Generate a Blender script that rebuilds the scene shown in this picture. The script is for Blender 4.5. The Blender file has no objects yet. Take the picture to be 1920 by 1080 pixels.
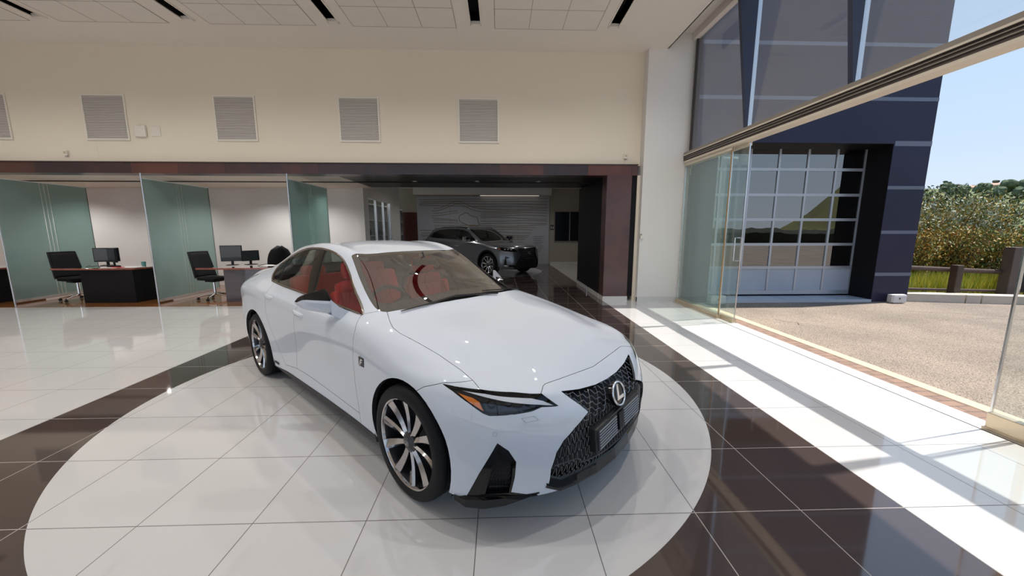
import bpy, bmesh, math, random
from mathutils import Vector, Matrix, Quaternion
from mathutils.bvhtree import BVHTree
PI = math.pi
random.seed(7)
SC = bpy.context.scene
COL = SC.collection

# ---------------------------------------------------------------- materials
MATS = {}
def new_mat(name):
    m = bpy.data.materials.new(name); m.use_nodes = True
    MATS[name] = m
    nt = m.node_tree
    return m, nt, nt.nodes['Principled BSDF']

def mat(name, col, rough=0.5, metal=0.0, coat=0.0, spec=0.5, emis=None, estr=0.0, noise=0.0, nscale=20.0, bump=0.0, bscale=200.0):
    m, nt, b = new_mat(name)
    b.inputs['Base Color'].default_value = (*col, 1)
    b.inputs['Roughness'].default_value = rough
    b.inputs['Metallic'].default_value = metal
    b.inputs['Coat Weight'].default_value = coat
    b.inputs['Coat Roughness'].default_value = 0.02
    b.inputs['Specular IOR Level'].default_value = spec
    if emis:
        b.inputs['Emission Color'].default_value = (*emis, 1)
        b.inputs['Emission Strength'].default_value = estr
    if noise or bump:
        tc = nt.nodes.new('ShaderNodeTexCoord')
        n = nt.nodes.new('ShaderNodeTexNoise'); n.inputs['Scale'].default_value = nscale
        n.inputs['Detail'].default_value = 5
        nt.links.new(tc.outputs['Object'], n.inputs['Vector'])
        if noise:
            mx = nt.nodes.new('ShaderNodeMix'); mx.data_type = 'RGBA'
            mx.inputs[6].default_value = (*[max(0, c * (1 - noise)) for c in col], 1)
            mx.inputs[7].default_value = (*[min(1, c * (1 + noise)) for c in col], 1)
            nt.links.new(n.outputs['Fac'], mx.inputs[0])
            nt.links.new(mx.outputs[2], b.inputs['Base Color'])
        if bump:
            n2 = nt.nodes.new('ShaderNodeTexNoise'); n2.inputs['Scale'].default_value = bscale
            nt.links.new(tc.outputs['Object'], n2.inputs['Vector'])
            bp = nt.nodes.new('ShaderNodeBump'); bp.inputs['Strength'].default_value = bump
            bp.inputs['Distance'].default_value = 0.01
            nt.links.new(n2.outputs['Fac'], bp.inputs['Height'])
            nt.links.new(bp.outputs['Normal'], b.inputs['Normal'])
    return m

def glass_mat(name, tint, refl=1.0, rough=0.0, haze=0.0, haze_col=(0.8, 0.85, 0.83), ior=1.5):
    """clear pane: transparent, tinted, with Fresnel gloss and an optional frosted, dusty or painted-reflection share"""
    m = bpy.data.materials.new(name); m.use_nodes = True; MATS[name] = m
    nt = m.node_tree; nt.nodes.clear()
    out = nt.nodes.new('ShaderNodeOutputMaterial')
    tr = nt.nodes.new('ShaderNodeBsdfTransparent'); tr.inputs[0].default_value = (*tint, 1)
    gl = nt.nodes.new('ShaderNodeBsdfGlossy'); gl.inputs['Roughness'].default_value = rough
    gl.inputs['Color'].default_value = (refl, refl, refl, 1)
    fr = nt.nodes.new('ShaderNodeFresnel'); fr.inputs['IOR'].default_value = ior
    # a pane reflects the same from both of its sides
    g = nt.nodes.new('ShaderNodeNewGeometry')
    bf = nt.nodes.new('ShaderNodeMix'); bf.data_type = 'FLOAT'
    bf.inputs[2].default_value = ior; bf.inputs[3].default_value = 1.0 / ior
    nt.links.new(g.outputs['Backfacing'], bf.inputs[0])
    # the Fresnel node already inverts the ratio on back faces, so feed it the inverse there
    nt.links.new(bf.outputs[0], fr.inputs['IOR'])
    mix = nt.nodes.new('ShaderNodeMixShader')
    base = tr
    if haze > 0:
        df = nt.nodes.new('ShaderNodeBsdfTranslucent'); df.inputs[0].default_value = (*haze_col, 1)
        d2 = nt.nodes.new('ShaderNodeBsdfDiffuse'); d2.inputs[0].default_value = (*haze_col, 1)
        md = nt.nodes.new('ShaderNodeMixShader'); md.inputs[0].default_value = 0.5
        nt.links.new(df.outputs[0], md.inputs[1]); nt.links.new(d2.outputs[0], md.inputs[2])
        mh = nt.nodes.new('ShaderNodeMixShader'); mh.inputs[0].default_value = haze
        nt.links.new(tr.outputs[0], mh.inputs[1]); nt.links.new(md.outputs[0], mh.inputs[2])
        base = mh
    nt.links.new(fr.outputs[0], mix.inputs[0])
    nt.links.new(base.outputs[0], mix.inputs[1]); nt.links.new(gl.outputs[0], mix.inputs[2])
    nt.links.new(mix.outputs[0], out.inputs[0])
    return m

# ---------------------------------------------------------------- objects
def tag(o, label=None, cat=None, group=None, kind=None):
    if label: o['label'] = label
    if cat: o['category'] = cat
    if group: o['group'] = group
    if kind: o['kind'] = kind
    return o

def empty(name, loc=(0, 0, 0), rz=0.0, label=None, cat=None, group=None):
    o = bpy.data.objects.new(name, None); COL.objects.link(o)
    o.location = loc; o.rotation_euler = (0, 0, rz); o.empty_display_size = 0.1
    return tag(o, label, cat, group)

def copy_tree(o, parent=None):
    c = o.copy(); COL.objects.link(c)
    if parent is not None: c.parent = parent
    for ch in list(o.children): copy_tree(ch, c)
    return c

class MB:
    """collects vertices and faces of one mesh"""
    def __init__(s): s.v = []; s.f = []; s.m = []; s.sm = []
    def add(s, vs, fs, mi=0, smooth=False):
        n = len(s.v); s.v += [tuple(p) for p in vs]
        for f in fs: s.f.append([i + n for i in f]); s.m.append(mi); s.sm.append(smooth)
        return s
    def box(s, x0, x1, y0, y1, z0, z1, mi=0, bev=0.0):
        if bev > 0:
            return s.rbox(x0, x1, y0, y1, z0, z1, bev, mi)
        v = [(x, y, z) for z in (z0, z1) for y in (y0, y1) for x in (x0, x1)]
        return s.add(v, [(0, 2, 3, 1), (4, 5, 7, 6), (0, 1, 5, 4), (2, 6, 7, 3), (0, 4, 6, 2), (1, 3, 7, 5)], mi)
    def rbox(s, x0, x1, y0, y1, z0, z1, b, mi=0):
        b = min(b, (x1 - x0) * .49, (y1 - y0) * .49, (z1 - z0) * .49)
        bm = bmesh.new(); bmesh.ops.create_cube(bm, size=1)
        for q in bm.verts:
            q.co = Vector(((x0 + x1) / 2 + q.co.x * (x1 - x0), (y0 + y1) / 2 + q.co.y * (y1 - y0), (z0 + z1) / 2 + q.co.z * (z1 - z0)))
        bmesh.ops.bevel(bm, geom=bm.edges[:], offset=b, segments=2, profile=.6, affect='EDGES')
        s.frombm(bm, mi, False); bm.free(); return s
    def frombm(s, bm, mi=0, smooth=False):
        bm.verts.index_update()
        return s.add([q.co for q in bm.verts], [[q.index for q in f.verts] for f in bm.faces], mi, smooth)
    def prism(s, poly, axis, a, b, mi=0):
        """poly of 2D points, extruded along axis from a to b; 2D order (y,z), (x,z) or (x,y)"""
        def p3(u, v, w): return {0: (w, u, v), 1: (u, w, v), 2: (u, v, w)}[axis]
        n = len(poly)
        vs = [p3(u, v, a) for u, v in poly] + [p3(u, v, b) for u, v in poly]
        fs = [list(range(n))[::-1], list(range(n, 2 * n))] + [(i, (i + 1) % n, n + (i + 1) % n, n + i) for i in range(n)]
        s.add(vs, fs, mi); return s
    def tube(s, pts, r, n=8, mi=0, caps=True, closed=False, flat=None):
        """round tube along points; r number or list; flat = (a, b) scale of the section"""
        pts = [Vector(p) for p in pts]; k = len(pts)
        rs = r if isinstance(r, (list, tuple)) else [r] * k
        rings = []; up = None
        for i, p in enumerate(pts):
            if closed: t = pts[(i + 1) % k] - pts[i - 1]
            else: t = pts[min(i + 1, k - 1)] - pts[max(i - 1, 0)]
            t.normalize()
            if up is None:
                up = Vector((0, 0, 1)) if abs(t.z) < .9 else Vector((1, 0, 0))
            a = t.cross(up); 
            if a.length < 1e-6: a = t.orthogonal()
            a.normalize(); b = a.cross(t).normalized(); up = b
            fa, fb = flat if flat else (1, 1)
            rings.append([p + a * (math.cos(2 * PI * j / n) * rs[i] * fa) + b * (math.sin(2 * PI * j / n) * rs[i] * fb) for j in range(n)])
        vs = [q for rg in rings for q in rg]; fs = []
        for i in range(k if closed else k - 1):
            i2 = (i + 1) % k
            for j in range(n): fs.append((i * n + j, i2 * n + j, i2 * n + (j + 1) % n, i * n + (j + 1) % n))
        if caps and not closed:
            fs.append(list(range(n))[::-1][::1]); fs.append([(k - 1) * n + j for j in range(n)])
            fs[-2] = [j for j in range(n)]; fs[-1] = fs[-1][::-1]
        return s.add(vs, [f[::-1] for f in fs] if False else fs, mi, True)
    def lathe(s, prof, n=32, axis=2, c=(0, 0, 0), mi=0, cap=False, a0=0.0, a1=2 * PI):
        """prof: list of (r, h) revolved about axis"""
        full = abs(a1 - a0 - 2 * PI) < 1e-6
        m = n if full else n + 1
        vs = []
        for r, h in prof:
            for j in range(m):
                a = a0 + (a1 - a0) * j / n; u, v = r * math.cos(a), r * math.sin(a)
                p = {0: (h, u, v), 1: (v, h, u), 2: (u, v, h)}[axis]
                vs.append((p[0] + c[0], p[1] + c[1], p[2] + c[2]))
        fs = []
        for i in range(len(prof) - 1):
            for j in range(n):
                j2 = (j + 1) % m if full else j + 1
                fs.append((i * m + j, i * m + j2, (i + 1) * m + j2, (i + 1) * m + j))
        s.add(vs, fs, mi, True)
        return s
    def disc(s, r, h, n=32, axis=2, c=(0, 0, 0), mi=0, flip=False):
        vs = []
        for j in range(n):
            a = 2 * PI * j / n; u, v = r * math.cos(a), r * math.sin(a)
            p = {0: (h, u, v), 1: (v, h, u), 2: (u, v, h)}[axis]
            vs.append((p[0] + c[0], p[1] + c[1], p[2] + c[2]))
        f = list(range(n)); return s.add(vs, [f[::-1] if flip else f], mi)
    def grid(s, P, mi=0, smooth=True, flip=False):
        """P[i][j] points"""
        h, w = len(P), len(P[0]); fs = []
        for i in range(h - 1):
            for j in range(w - 1):
                f = (i * w + j, i * w + j + 1, (i + 1) * w + j + 1, (i + 1) * w + j)
                fs.append(f[::-1] if flip else f)
        return s.add([p for r in P for p in r], fs, mi, smooth)
    def move(s, M, start=0):
        s.v[start:] = [tuple(M @ Vector(p)) for p in s.v[start:]]; return s
    def build(s, name, mats, parent=None, angle=35, smooth=False, recalc=False, bevel=0.0, thick=0.0, sub=0, loc=None):
        me = bpy.data.meshes.new(name); me.from_pydata(s.v, [], s.f)
        if not isinstance(mats, (list, tuple)): mats = [mats]
        for m in mats: me.materials.append(m)
        if len(mats) > 1: me.polygons.foreach_set('material_index', s.m)
        if smooth: s.sm = [True] * len(s.f)
        if recalc:
            bm = bmesh.new(); bm.from_mesh(me); bmesh.ops.recalc_face_normals(bm, faces=bm.faces); bm.to_mesh(me); bm.free()
        me.polygons.foreach_set('use_smooth', s.sm)
        if any(s.sm) and angle: me.set_sharp_from_angle(angle=math.radians(angle))
        me.update()
        o = bpy.data.objects.new(name, me); COL.objects.link(o)
        if parent is not None: o.parent = parent
        if loc: o.location = loc
        if thick:
            md = o.modifiers.new('t', 'SOLIDIFY'); md.thickness = thick; md.offset = 0
        if sub:
            md = o.modifiers.new('s', 'SUBSURF'); md.levels = sub; md.render_levels = sub
        if bevel:
            md = o.modifiers.new('b', 'BEVEL'); md.width = bevel; md.segments = 2; md.limit_method = 'ANGLE'
            md.angle_limit = math.radians(40); md.harden_normals = False
        return o

def text_mesh(mb, txt, size, M, mi=0, depth=0.0, spacing=1.0, align='CENTER'):
    """writes the characters as real mesh through a font curve"""
    cu = bpy.data.curves.new('t', 'FONT'); cu.body = txt; cu.size = size; cu.extrude = depth
    cu.align_x = align; cu.align_y = 'CENTER'; cu.space_character = spacing; cu.resolution_u = 3
    o = bpy.data.objects.new('t', cu); COL.objects.link(o)
    dg = bpy.context.evaluated_depsgraph_get(); me = bpy.data.meshes.new_from_object(o.evaluated_get(dg))
    mb.add([M @ v.co for v in me.vertices], [list(p.vertices) for p in me.polygons], mi)
    bpy.data.objects.remove(o); bpy.data.curves.remove(cu); bpy.data.meshes.remove(me)
    return mb
# ---------------------------------------------------------------- car body surface
def limit_surface(T, side, creases=(), level=3, iters=6):
    """T[i][j]: points of the top (j from the centre line out), side: rows below the rim of T.
    Returns a bmesh of the smooth surface that passes through all the given points (both halves)."""
    ni, nj = len(T), len(T[0])
    key = {}; co = []
    def vid(p):
        k = (round(p[0], 4), round(p[1], 4), round(p[2], 4))
        if k not in key: key[k] = len(co); co.append(Vector(p))
        return key[k]
    faces = []; cre = {}
    for sg in (1, -1):
        def P(p): return (p[0], p[1] * sg, p[2])
        for i in range(ni - 1):
            for j in range(nj - 1):
                f = [vid(P(T[i][j])), vid(P(T[i + 1][j])), vid(P(T[i + 1][j + 1])), vid(P(T[i][j + 1]))]
                faces.append(f if sg > 0 else f[::-1])
        rim = [T[0][j] for j in range(nj)] + [T[i][nj - 1] for i in range(1, ni)] + [T[ni - 1][j] for j in range(nj - 2, -1, -1)]
        cols = [[r] + side[k] for k, r in enumerate(rim)]
        for k in range(len(cols) - 1):
            for r in range(len(cols[0]) - 1):
                f = [vid(P(cols[k][r])), vid(P(cols[k + 1][r])), vid(P(cols[k + 1][r + 1])), vid(P(cols[k][r + 1]))]
                faces.append(f if sg > 0 else f[::-1])
        for (a, b, w) in creases:
            pa = T[a[1]][a[2]] if a[0] == 'T' else cols[a[1]][a[2]]
            pb = T[b[1]][b[2]] if b[0] == 'T' else cols[b[1]][b[2]]
            i1, i2 = vid(P(pa)), vid(P(pb)); cre[(min(i1, i2), max(i1, i2))] = w
    me = bpy.data.meshes.new('cage'); me.from_pydata(co, [], faces); me.update()
    ob = bpy.data.objects.new('cage', me); COL.objects.link(ob)
    if cre:
        at = me.attributes.new('crease_edge', 'FLOAT', 'EDGE')
        for e in me.edges:
            k = (min(e.vertices), max(e.vertices))
            if k in cre: at.data[e.index].value = cre[k]
    md = ob.modifiers.new('s', 'SUBSURF'); md.use_limit_surface = True; md.quality = 4
    md.boundary_smooth = 'ALL'
    tgt = [v.copy() for v in co]; cur = [v.copy() for v in co]
    n = len(co); md.levels = 1
    for it in range(iters):
        dg = bpy.context.evaluated_depsgraph_get(); ev = ob.evaluated_get(dg).to_mesh()
        for i in range(n): cur[i] += (tgt[i] - ev.vertices[i].co) * .85
        for i in range(n):
            if abs(tgt[i].y) < 1e-6: cur[i].y = 0
        ob.evaluated_get(dg).to_mesh_clear()
        me.vertices.foreach_set('co', [c for v in cur for c in v]); me.update()
    md.levels = level
    dg = bpy.context.evaluated_depsgraph_get()
    dm = bpy.data.meshes.new_from_object(ob.evaluated_get(dg))
    bm = bmesh.new(); bm.from_mesh(dm)
    bmesh.ops.recalc_face_normals(bm, faces=bm.faces)
    bm.normal_update()
    # outward: the roof faces up
    top = max(bm.faces, key=lambda f: f.calc_center_median().z)
    if top.normal.z < 0:
        bmesh.ops.reverse_faces(bm, faces=bm.faces); bm.normal_update()
    bpy.data.objects.remove(ob); bpy.data.meshes.remove(me); bpy.data.meshes.remove(dm)
    return bm
# ---------------------------------------------------------------- shape of the white saloon (x forward, half widths, z up)
SED_T = [
 [(2.150,0,.665),(2.140,.22,.675),(2.105,.42,.698),(2.00,.62,.722),(1.865,.750,.742),(1.68,.838,.755)],
 [(1.900,0,.780),(1.890,.22,.782),(1.840,.44,.792),(1.72,.64,.790),(1.58,.775,.805),(1.42,.868,.775)],
 [(1.450,0,.897),(1.440,.25,.899),(1.400,.50,.905),(1.32,.68,.882),(1.22,.795,.872),(1.08,.876,.822)],
 [(1.000,0,.985),(.985,.25,.985),(.930,.48,.983),(.850,.65,.978),(.80,.765,.955),(.78,.866,.872)],
 [(.600,0,1.190),(.585,.24,1.186),(.535,.45,1.172),(.475,.605,1.140),(.45,.778,.972),(.44,.862,.88)],
 [(.170,0,1.352),(.165,.25,1.348),(.140,.46,1.336),(.085,.588,1.300),(.07,.786,.985),(.06,.865,.89)],
 [(-.35,0,1.428),(-.35,.25,1.423),(-.35,.46,1.408),(-.36,.598,1.358),(-.35,.792,.997),(-.35,.868,.90)],
 [(-.85,0,1.412),(-.85,.25,1.407),(-.83,.45,1.390),(-.78,.585,1.338),(-.75,.797,1.008),(-.75,.873,.91)],
 [(-1.22,0,1.365),(-1.21,.24,1.362),(-1.19,.44,1.346),(-1.14,.578,1.292),(-1.1,.790,1.024),(-1.1,.885,.925)],
 [(-1.60,0,1.240),(-1.59,.23,1.238),(-1.56,.43,1.226),(-1.50,.585,1.192),(-1.47,.772,1.045),(-1.45,.90,.93)],
 [(-1.92,0,1.105),(-1.91,.23,1.104),(-1.88,.45,1.098),(-1.84,.61,1.082),(-1.81,.765,1.022),(-1.8,.895,.92)],
 [(-2.15,0,1.070),(-2.14,.25,1.068),(-2.13,.47,1.060),(-2.10,.62,1.045),(-2.07,.745,.99),(-2.04,.858,.91)],
 [(-2.38,0,1.055),(-2.37,.25,1.053),(-2.33,.47,1.040),(-2.26,.61,1.020),(-2.21,.71,.96),(-2.16,.79,.895)],
]
SED_SIDE = [
 [(2.225,0,.58),(2.255,0,.45),(2.25,0,.30),(2.22,0,.175)],
 [(2.215,.23,.585),(2.245,.24,.45),(2.24,.25,.30),(2.21,.25,.175)],
 [(2.170,.44,.605),(2.200,.46,.46),(2.19,.48,.31),(2.15,.49,.185)],
 [(2.060,.65,.620),(2.085,.665,.48),(2.075,.67,.33),(2.055,.66,.195)],
 [(1.900,.795,.64),(1.930,.81,.50),(1.94,.812,.35),(1.93,.80,.20)],
 [(1.69,.888,.655),(1.70,.905,.5),(1.745,.900,.35),(1.78,.885,.205)],
 [(1.42,.905,.70),(1.42,.915,.52),(1.42,.905,.34),(1.42,.885,.20)],
 [(1.05,.90,.71),(1.02,.905,.52),(1.0,.895,.33),(1.0,.875,.19)],
 [(.78,.888,.73),(.78,.883,.53),(.78,.878,.33),(.78,.87,.182)],
 [(.44,.882,.74),(.44,.866,.54),(.44,.868,.33),(.44,.868,.18)],
 [(.06,.885,.75),(.06,.864,.55),(.06,.866,.33),(.06,.868,.178)],
 [(-.35,.89,.76),(-.35,.870,.55),(-.35,.868,.33),(-.35,.868,.178)],
 [(-.75,.90,.77),(-.75,.885,.56),(-.75,.872,.33),(-.75,.87,.18)],
 [(-1.08,.912,.78),(-1.06,.912,.58),(-1.03,.895,.36),(-1.02,.875,.19)],
 [(-1.45,.92,.79),(-1.45,.925,.58),(-1.45,.915,.37),(-1.45,.885,.2)],
 [(-1.8,.917,.79),(-1.8,.92,.6),(-1.8,.91,.4),(-1.78,.885,.22)],
 [(-2.04,.873,.79),(-2.04,.872,.61),(-2.04,.862,.42),(-2.0,.84,.25)],
 [(-2.20,.795,.79),(-2.22,.79,.62),(-2.21,.775,.43),(-2.15,.75,.27)],
 [(-2.29,.70,.80),(-2.33,.69,.62),(-2.32,.68,.43),(-2.25,.66,.28)],
 [(-2.36,.60,.82),(-2.40,.60,.63),(-2.41,.61,.43),(-2.33,.60,.28)],
 [(-2.42,.47,.83),(-2.46,.45,.63),(-2.45,.45,.43),(-2.37,.45,.28)],
 [(-2.44,.25,.84),(-2.475,.25,.63),(-2.465,.25,.43),(-2.39,.25,.28)],
 [(-2.445,0,.84),(-2.48,0,.63),(-2.47,0,.43),(-2.395,0,.28)],
]
SED_CREASE = [(('T', 0, j), ('T', 0, j + 1), .55) for j in range(3)]
SED_LOC = (-.9293, 3.645, 0); SED_ROT = math.radians(-43.9); SED_SCALE = 1.008
# ---------------------------------------------------------------- cutting the surface into panels
R2 = math.sqrt(.5)
VIEWS = {  # u axis, v axis for the right-hand side (y < 0); mirrored for the other side
 'side': ((1, 0, 0), (0, 0, 1)), 'top': ((1, 0, 0), (0, -1, 0)), 'front': ((0, -1, 0), (0, 0, 1)), 'diag': ((R2, R2, 0), (0, 0, 1)),
}
def in_poly(p, poly):
    x, y = p; c = False; j = len(poly) - 1
    for i in range(len(poly)):
        xi, yi = poly[i]; xj, yj = poly[j]
        if (yi > y) != (yj > y) and x < (xj - xi) * (y - yi) / (yj - yi) + xi: c = not c
        j = i
    return c

def mark(bm, lay, poly, view, rid, filt, sides=(-1, 1), over=(0,)):
    """cut the outline of poly (2D, right side) into the surface and give the faces inside it the id rid"""
    for sd in sides:
        u, v = [Vector(a) for a in VIEWS[view]]
        if sd > 0:
            u = Vector((u.x, -u.y, u.z)); v = Vector((v.x, -v.y, v.z))
        dr = u.cross(v)
        mnu, mxu = min(p[0] for p in poly) - .02, max(p[0] for p in poly) + .02
        mnv, mxv = min(p[1] for p in poly) - .02, max(p[1] for p in poly) + .02
        def ok(f):
            c = f.calc_center_median()
            if sd * c.y < -.002: return False
            return filt(c, f.normal, sd)
        def near():
            r = []
            for f in bm.faces:
                if f[lay] not in over: continue
                if not ok(f): continue
                us = [q.co.dot(u) for q in f.verts]; vs = [q.co.dot(v) for q in f.verts]
                if max(us) < mnu or min(us) > mxu or max(vs) < mnv or min(vs) > mxv: continue
                r.append(f)
            return r
        faces = near()
        n = len(poly)
        for k in range(n):
            a, b = Vector(poly[k]), Vector(poly[(k + 1) % n])
            if (b - a).length < 1e-5: continue
            lo_u, hi_u = min(a.x, b.x) - 1e-4, max(a.x, b.x) + 1e-4; lo_v, hi_v = min(a.y, b.y) - 1e-4, max(a.y, b.y) + 1e-4
            d = (b - a).normalized(); nn = Vector((-d.y, d.x)); cc = nn.dot(a)
            hit = []
            for f in faces:
                us = [q.co.dot(u) for q in f.verts]; vs = [q.co.dot(v) for q in f.verts]
                if max(us) < lo_u or min(us) > hi_u or max(vs) < lo_v or min(vs) > hi_v: continue
                ds = [nn.x * x + nn.y * y - cc for x, y in zip(us, vs)]
                if max(ds) < 1e-6 or min(ds) > -1e-6: continue
                hit.append(f)
            if not hit: continue
            es = {e for f in hit for e in f.edges}; vv = {q for f in hit for q in f.verts}
            co = u * a.x + v * a.y
            r = bmesh.ops.bisect_plane(bm, geom=list(hit) + list(es) + list(vv), dist=1e-5, plane_co=co, plane_no=u * nn.x + v * nn.y)
            fs = set(f for f in faces if f.is_valid)
            fs.update(g for g in r['geom'] if isinstance(g, bmesh.types.BMFace))
            faces = list(fs)
        for f in faces:
            if f[lay] in over and ok(f):
                c = f.calc_center_median()
                if in_poly((c.dot(u), c.dot(v)), poly): f[lay] = rid

def patch_bm(bm, lay, nl, rids, side=0, pred=None):
    """copy of the faces with these ids as a new bmesh; side -1 right, 1 left, 0 both"""
    nb = bmesh.new(); mp = {}; ln = nb.verts.layers.float_vector.new('n')
    for f in bm.faces:
        if f[lay] not in rids: continue
        c = f.calc_center_median()
        if side and c.y * side < 0: continue
        if pred and not pred(c, f.normal): continue
        vs = []
        for q in f.verts:
            if q.index not in mp:
                w = nb.verts.new(q.co); w[ln] = q[nl]; mp[q.index] = w
            vs.append(mp[q.index])
        try: nb.faces.new(vs)
        except ValueError: pass
    nb.verts.index_update(); nb.normal_update()
    return nb, ln

def panel(bm, lay, nl, rids, name, mats, parent, side=0, gap=.0016, depth=.014, off=0.0, pred=None, thick=0.0):
    """one sheet-metal panel: edges drawn back by the gap and turned in; mats = [face, edge]"""
    nb, ln = patch_bm(bm, lay, nl, rids, side, pred)
    if not nb.faces: nb.free(); return None
    bmesh.ops.dissolve_degenerate(nb, dist=2e-5, edges=nb.edges)
    bnd = [e for e in nb.edges if len(e.link_faces) == 1]
    mv = {}
    for e in bnd:
        f = e.link_faces[0]; a, b = e.verts
        t = (b.co - a.co)
        if t.length < 1e-7: continue
        d = f.normal.cross(t.normalized())
        if d.dot(f.calc_center_median() - a.co) < 0: d = -d
        for q in (a, b): mv.setdefault(q, []).append(d)
    for q, ds in mv.items():
        if abs(q.co.y) < 1e-5 and side: continue
        d = sum(ds, Vector())
        if d.length > 1e-6: q.co += d.normalized() * gap
    if off:
        for q in nb.verts: q.co += Vector(q[ln]).normalized() * off
    face0 = set(nb.faces)
    if depth:
        r = bmesh.ops.extrude_edge_only(nb, edges=bnd)
        nv = [g for g in r['geom'] if isinstance(g, bmesh.types.BMVert)]
        for q in nv: q.co -= Vector(q[ln]).normalized() * depth
        for f in nb.faces:
            if f not in face0: f.material_index = 1
    nb.verts.index_update(); nb.faces.ensure_lookup_table()
    me = bpy.data.meshes.new(name)
    cn = []
    nb.normal_update()
    for f in nb.faces:
        f.smooth = f in face0
        for lp in f.loops:
            cn.append(Vector(lp.vert[ln]).normalized() if f in face0 else f.normal.copy())
    nb.to_mesh(me); nb.free()
    for m in mats: me.materials.append(m)
    me.normals_split_custom_set(cn)
    o = bpy.data.objects.new(name, me); COL.objects.link(o); o.parent = parent
    return o

def recess(bm, lay, nl, rids, name, mats, parent, depth, side=0, pred=None):
    """tray: the patch pushed in by depth (material 0) with walls out to the surface (material 1)"""
    nb, ln = patch_bm(bm, lay, nl, rids, side, pred)
    bnd = [e for e in nb.edges if len(e.link_faces) == 1]
    face0 = set(nb.faces)
    r = bmesh.ops.extrude_edge_only(nb, edges=bnd)
    nv = set(g for g in r['geom'] if isinstance(g, bmesh.types.BMVert))
    for q in nb.verts:
        if q not in nv: q.co -= Vector(q[ln]).normalized() * depth
    for f in nb.faces:
        f.material_index = 0 if f in face0 else 1
        f.smooth = f in face0
    bmesh.ops.recalc_face_normals(nb, faces=nb.faces)
    me = bpy.data.meshes.new(name); nb.to_mesh(me); nb.free()
    for m in mats: me.materials.append(m)
    o = bpy.data.objects.new(name, me); COL.objects.link(o); o.parent = parent
    return o

def circle_poly(cx, cz, r, n=40, squash=1.0):
    return [(cx + r * math.cos(2 * PI * k / n), cz + r * squash * math.sin(2 * PI * k / n)) for k in range(n)]

def strip_on(bvh, pts, w, lift, n_out=None):
    """flat band lying on the surface along 3D points: rows of left/right points"""
    P = []
    for i, p in enumerate(pts):
        loc, nor, _, _ = bvh.find_nearest(Vector(p))
        P.append((loc, nor))
    rows = []
    for i, (p, nrm) in enumerate(P):
        t = P[min(i + 1, len(P) - 1)][0] - P[max(i - 1, 0)][0]; t.normalize()
        b = nrm.cross(t).normalized()
        rows.append((p, nrm, b))
    return rows

def rib(mb, bvh, pts, w, h, mi=0, closed=False, sink=.004):
    """raised moulding of width w and height h following the surface"""
    rows = strip_on(bvh, pts, w, h)
    P = []
    for p, nrm, b in rows:
        P.append([p - b * w / 2 - nrm * sink, p - b * w / 2 + nrm * h * .6, p - b * w * .28 + nrm * h, p + b * w * .28 + nrm * h, p + b * w / 2 + nrm * h * .6, p + b * w / 2 - nrm * sink])
    if closed: P.append(P[0])
    mb.grid(P)
# ---------------------------------------------------------------- car materials
mat('pearl_white_paint', (.67, .71, .78), .55, coat=1.0, spec=.15)
MATS['pearl_white_paint'].node_tree.nodes['Principled BSDF'].inputs['Coat Roughness'].default_value = .004
mat('panel_gap_black', (.012, .012, .014), .7)  # black on the turned-in panel edges paints the shade inside the seams
mat('piano_black', (.004, .004, .005), .06, coat=.0, spec=.42)
mat('satin_black', (.008, .008, .010), .4, spec=.3)
mat('black_rubber', (.012, .012, .013), .6, bump=.05)
mat('tyre_rubber', (.010, .010, .012), .6, spec=.22)
mat('chrome', (.85, .85, .87), .05, metal=1)
mat('smoked_chrome', (.34, .29, .26), .12, metal=1)
mat('wheel_silver', (.55, .53, .53), .12, metal=1)
mat('wheel_dark', (.07, .068, .075), .3, metal=.7)
mat('grille_metal', (.20, .20, .215), .25, metal=.8)
mat('emblem_silver', (.80, .81, .84), .22, metal=.75)
mat('lamp_amber', (.85, .22, .01), .2, coat=1)
mat('lamp_white', (.78, .80, .84), .15, coat=1)
mat('lamp_bucket', (.025, .028, .035), .18, metal=.4)
mat('lamp_red', (.35, .01, .01), .15, coat=1)
mat('red_leather', (.74, .010, .014), .42, bump=.08, bscale=300)
mat('dark_trim', (.02, .02, .022), .5, bump=.05)
mat('dash_plastic', (.16, .15, .14), .6)
mat('headliner_fabric', (.42, .40, .37), .9)
mat('brake_steel', (.25, .25, .26), .35, metal=1)
mat('plate_plastic', (.02, .021, .024), .3)
mat('plate_ridge', (.40, .41, .44), .3)
glass_mat('car_glass', (.80, .84, .82), ior=1.52)
glass_mat('dark_car_glass', (.30, .36, .34), ior=1.52)
glass_mat('windscreen_glass', (.80, .78, .74), ior=4.0)
mat('border_black', (.012, .011, .010), .5)
glass_mat('lamp_lens', (.93, .94, .95), ior=1.45)

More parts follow.
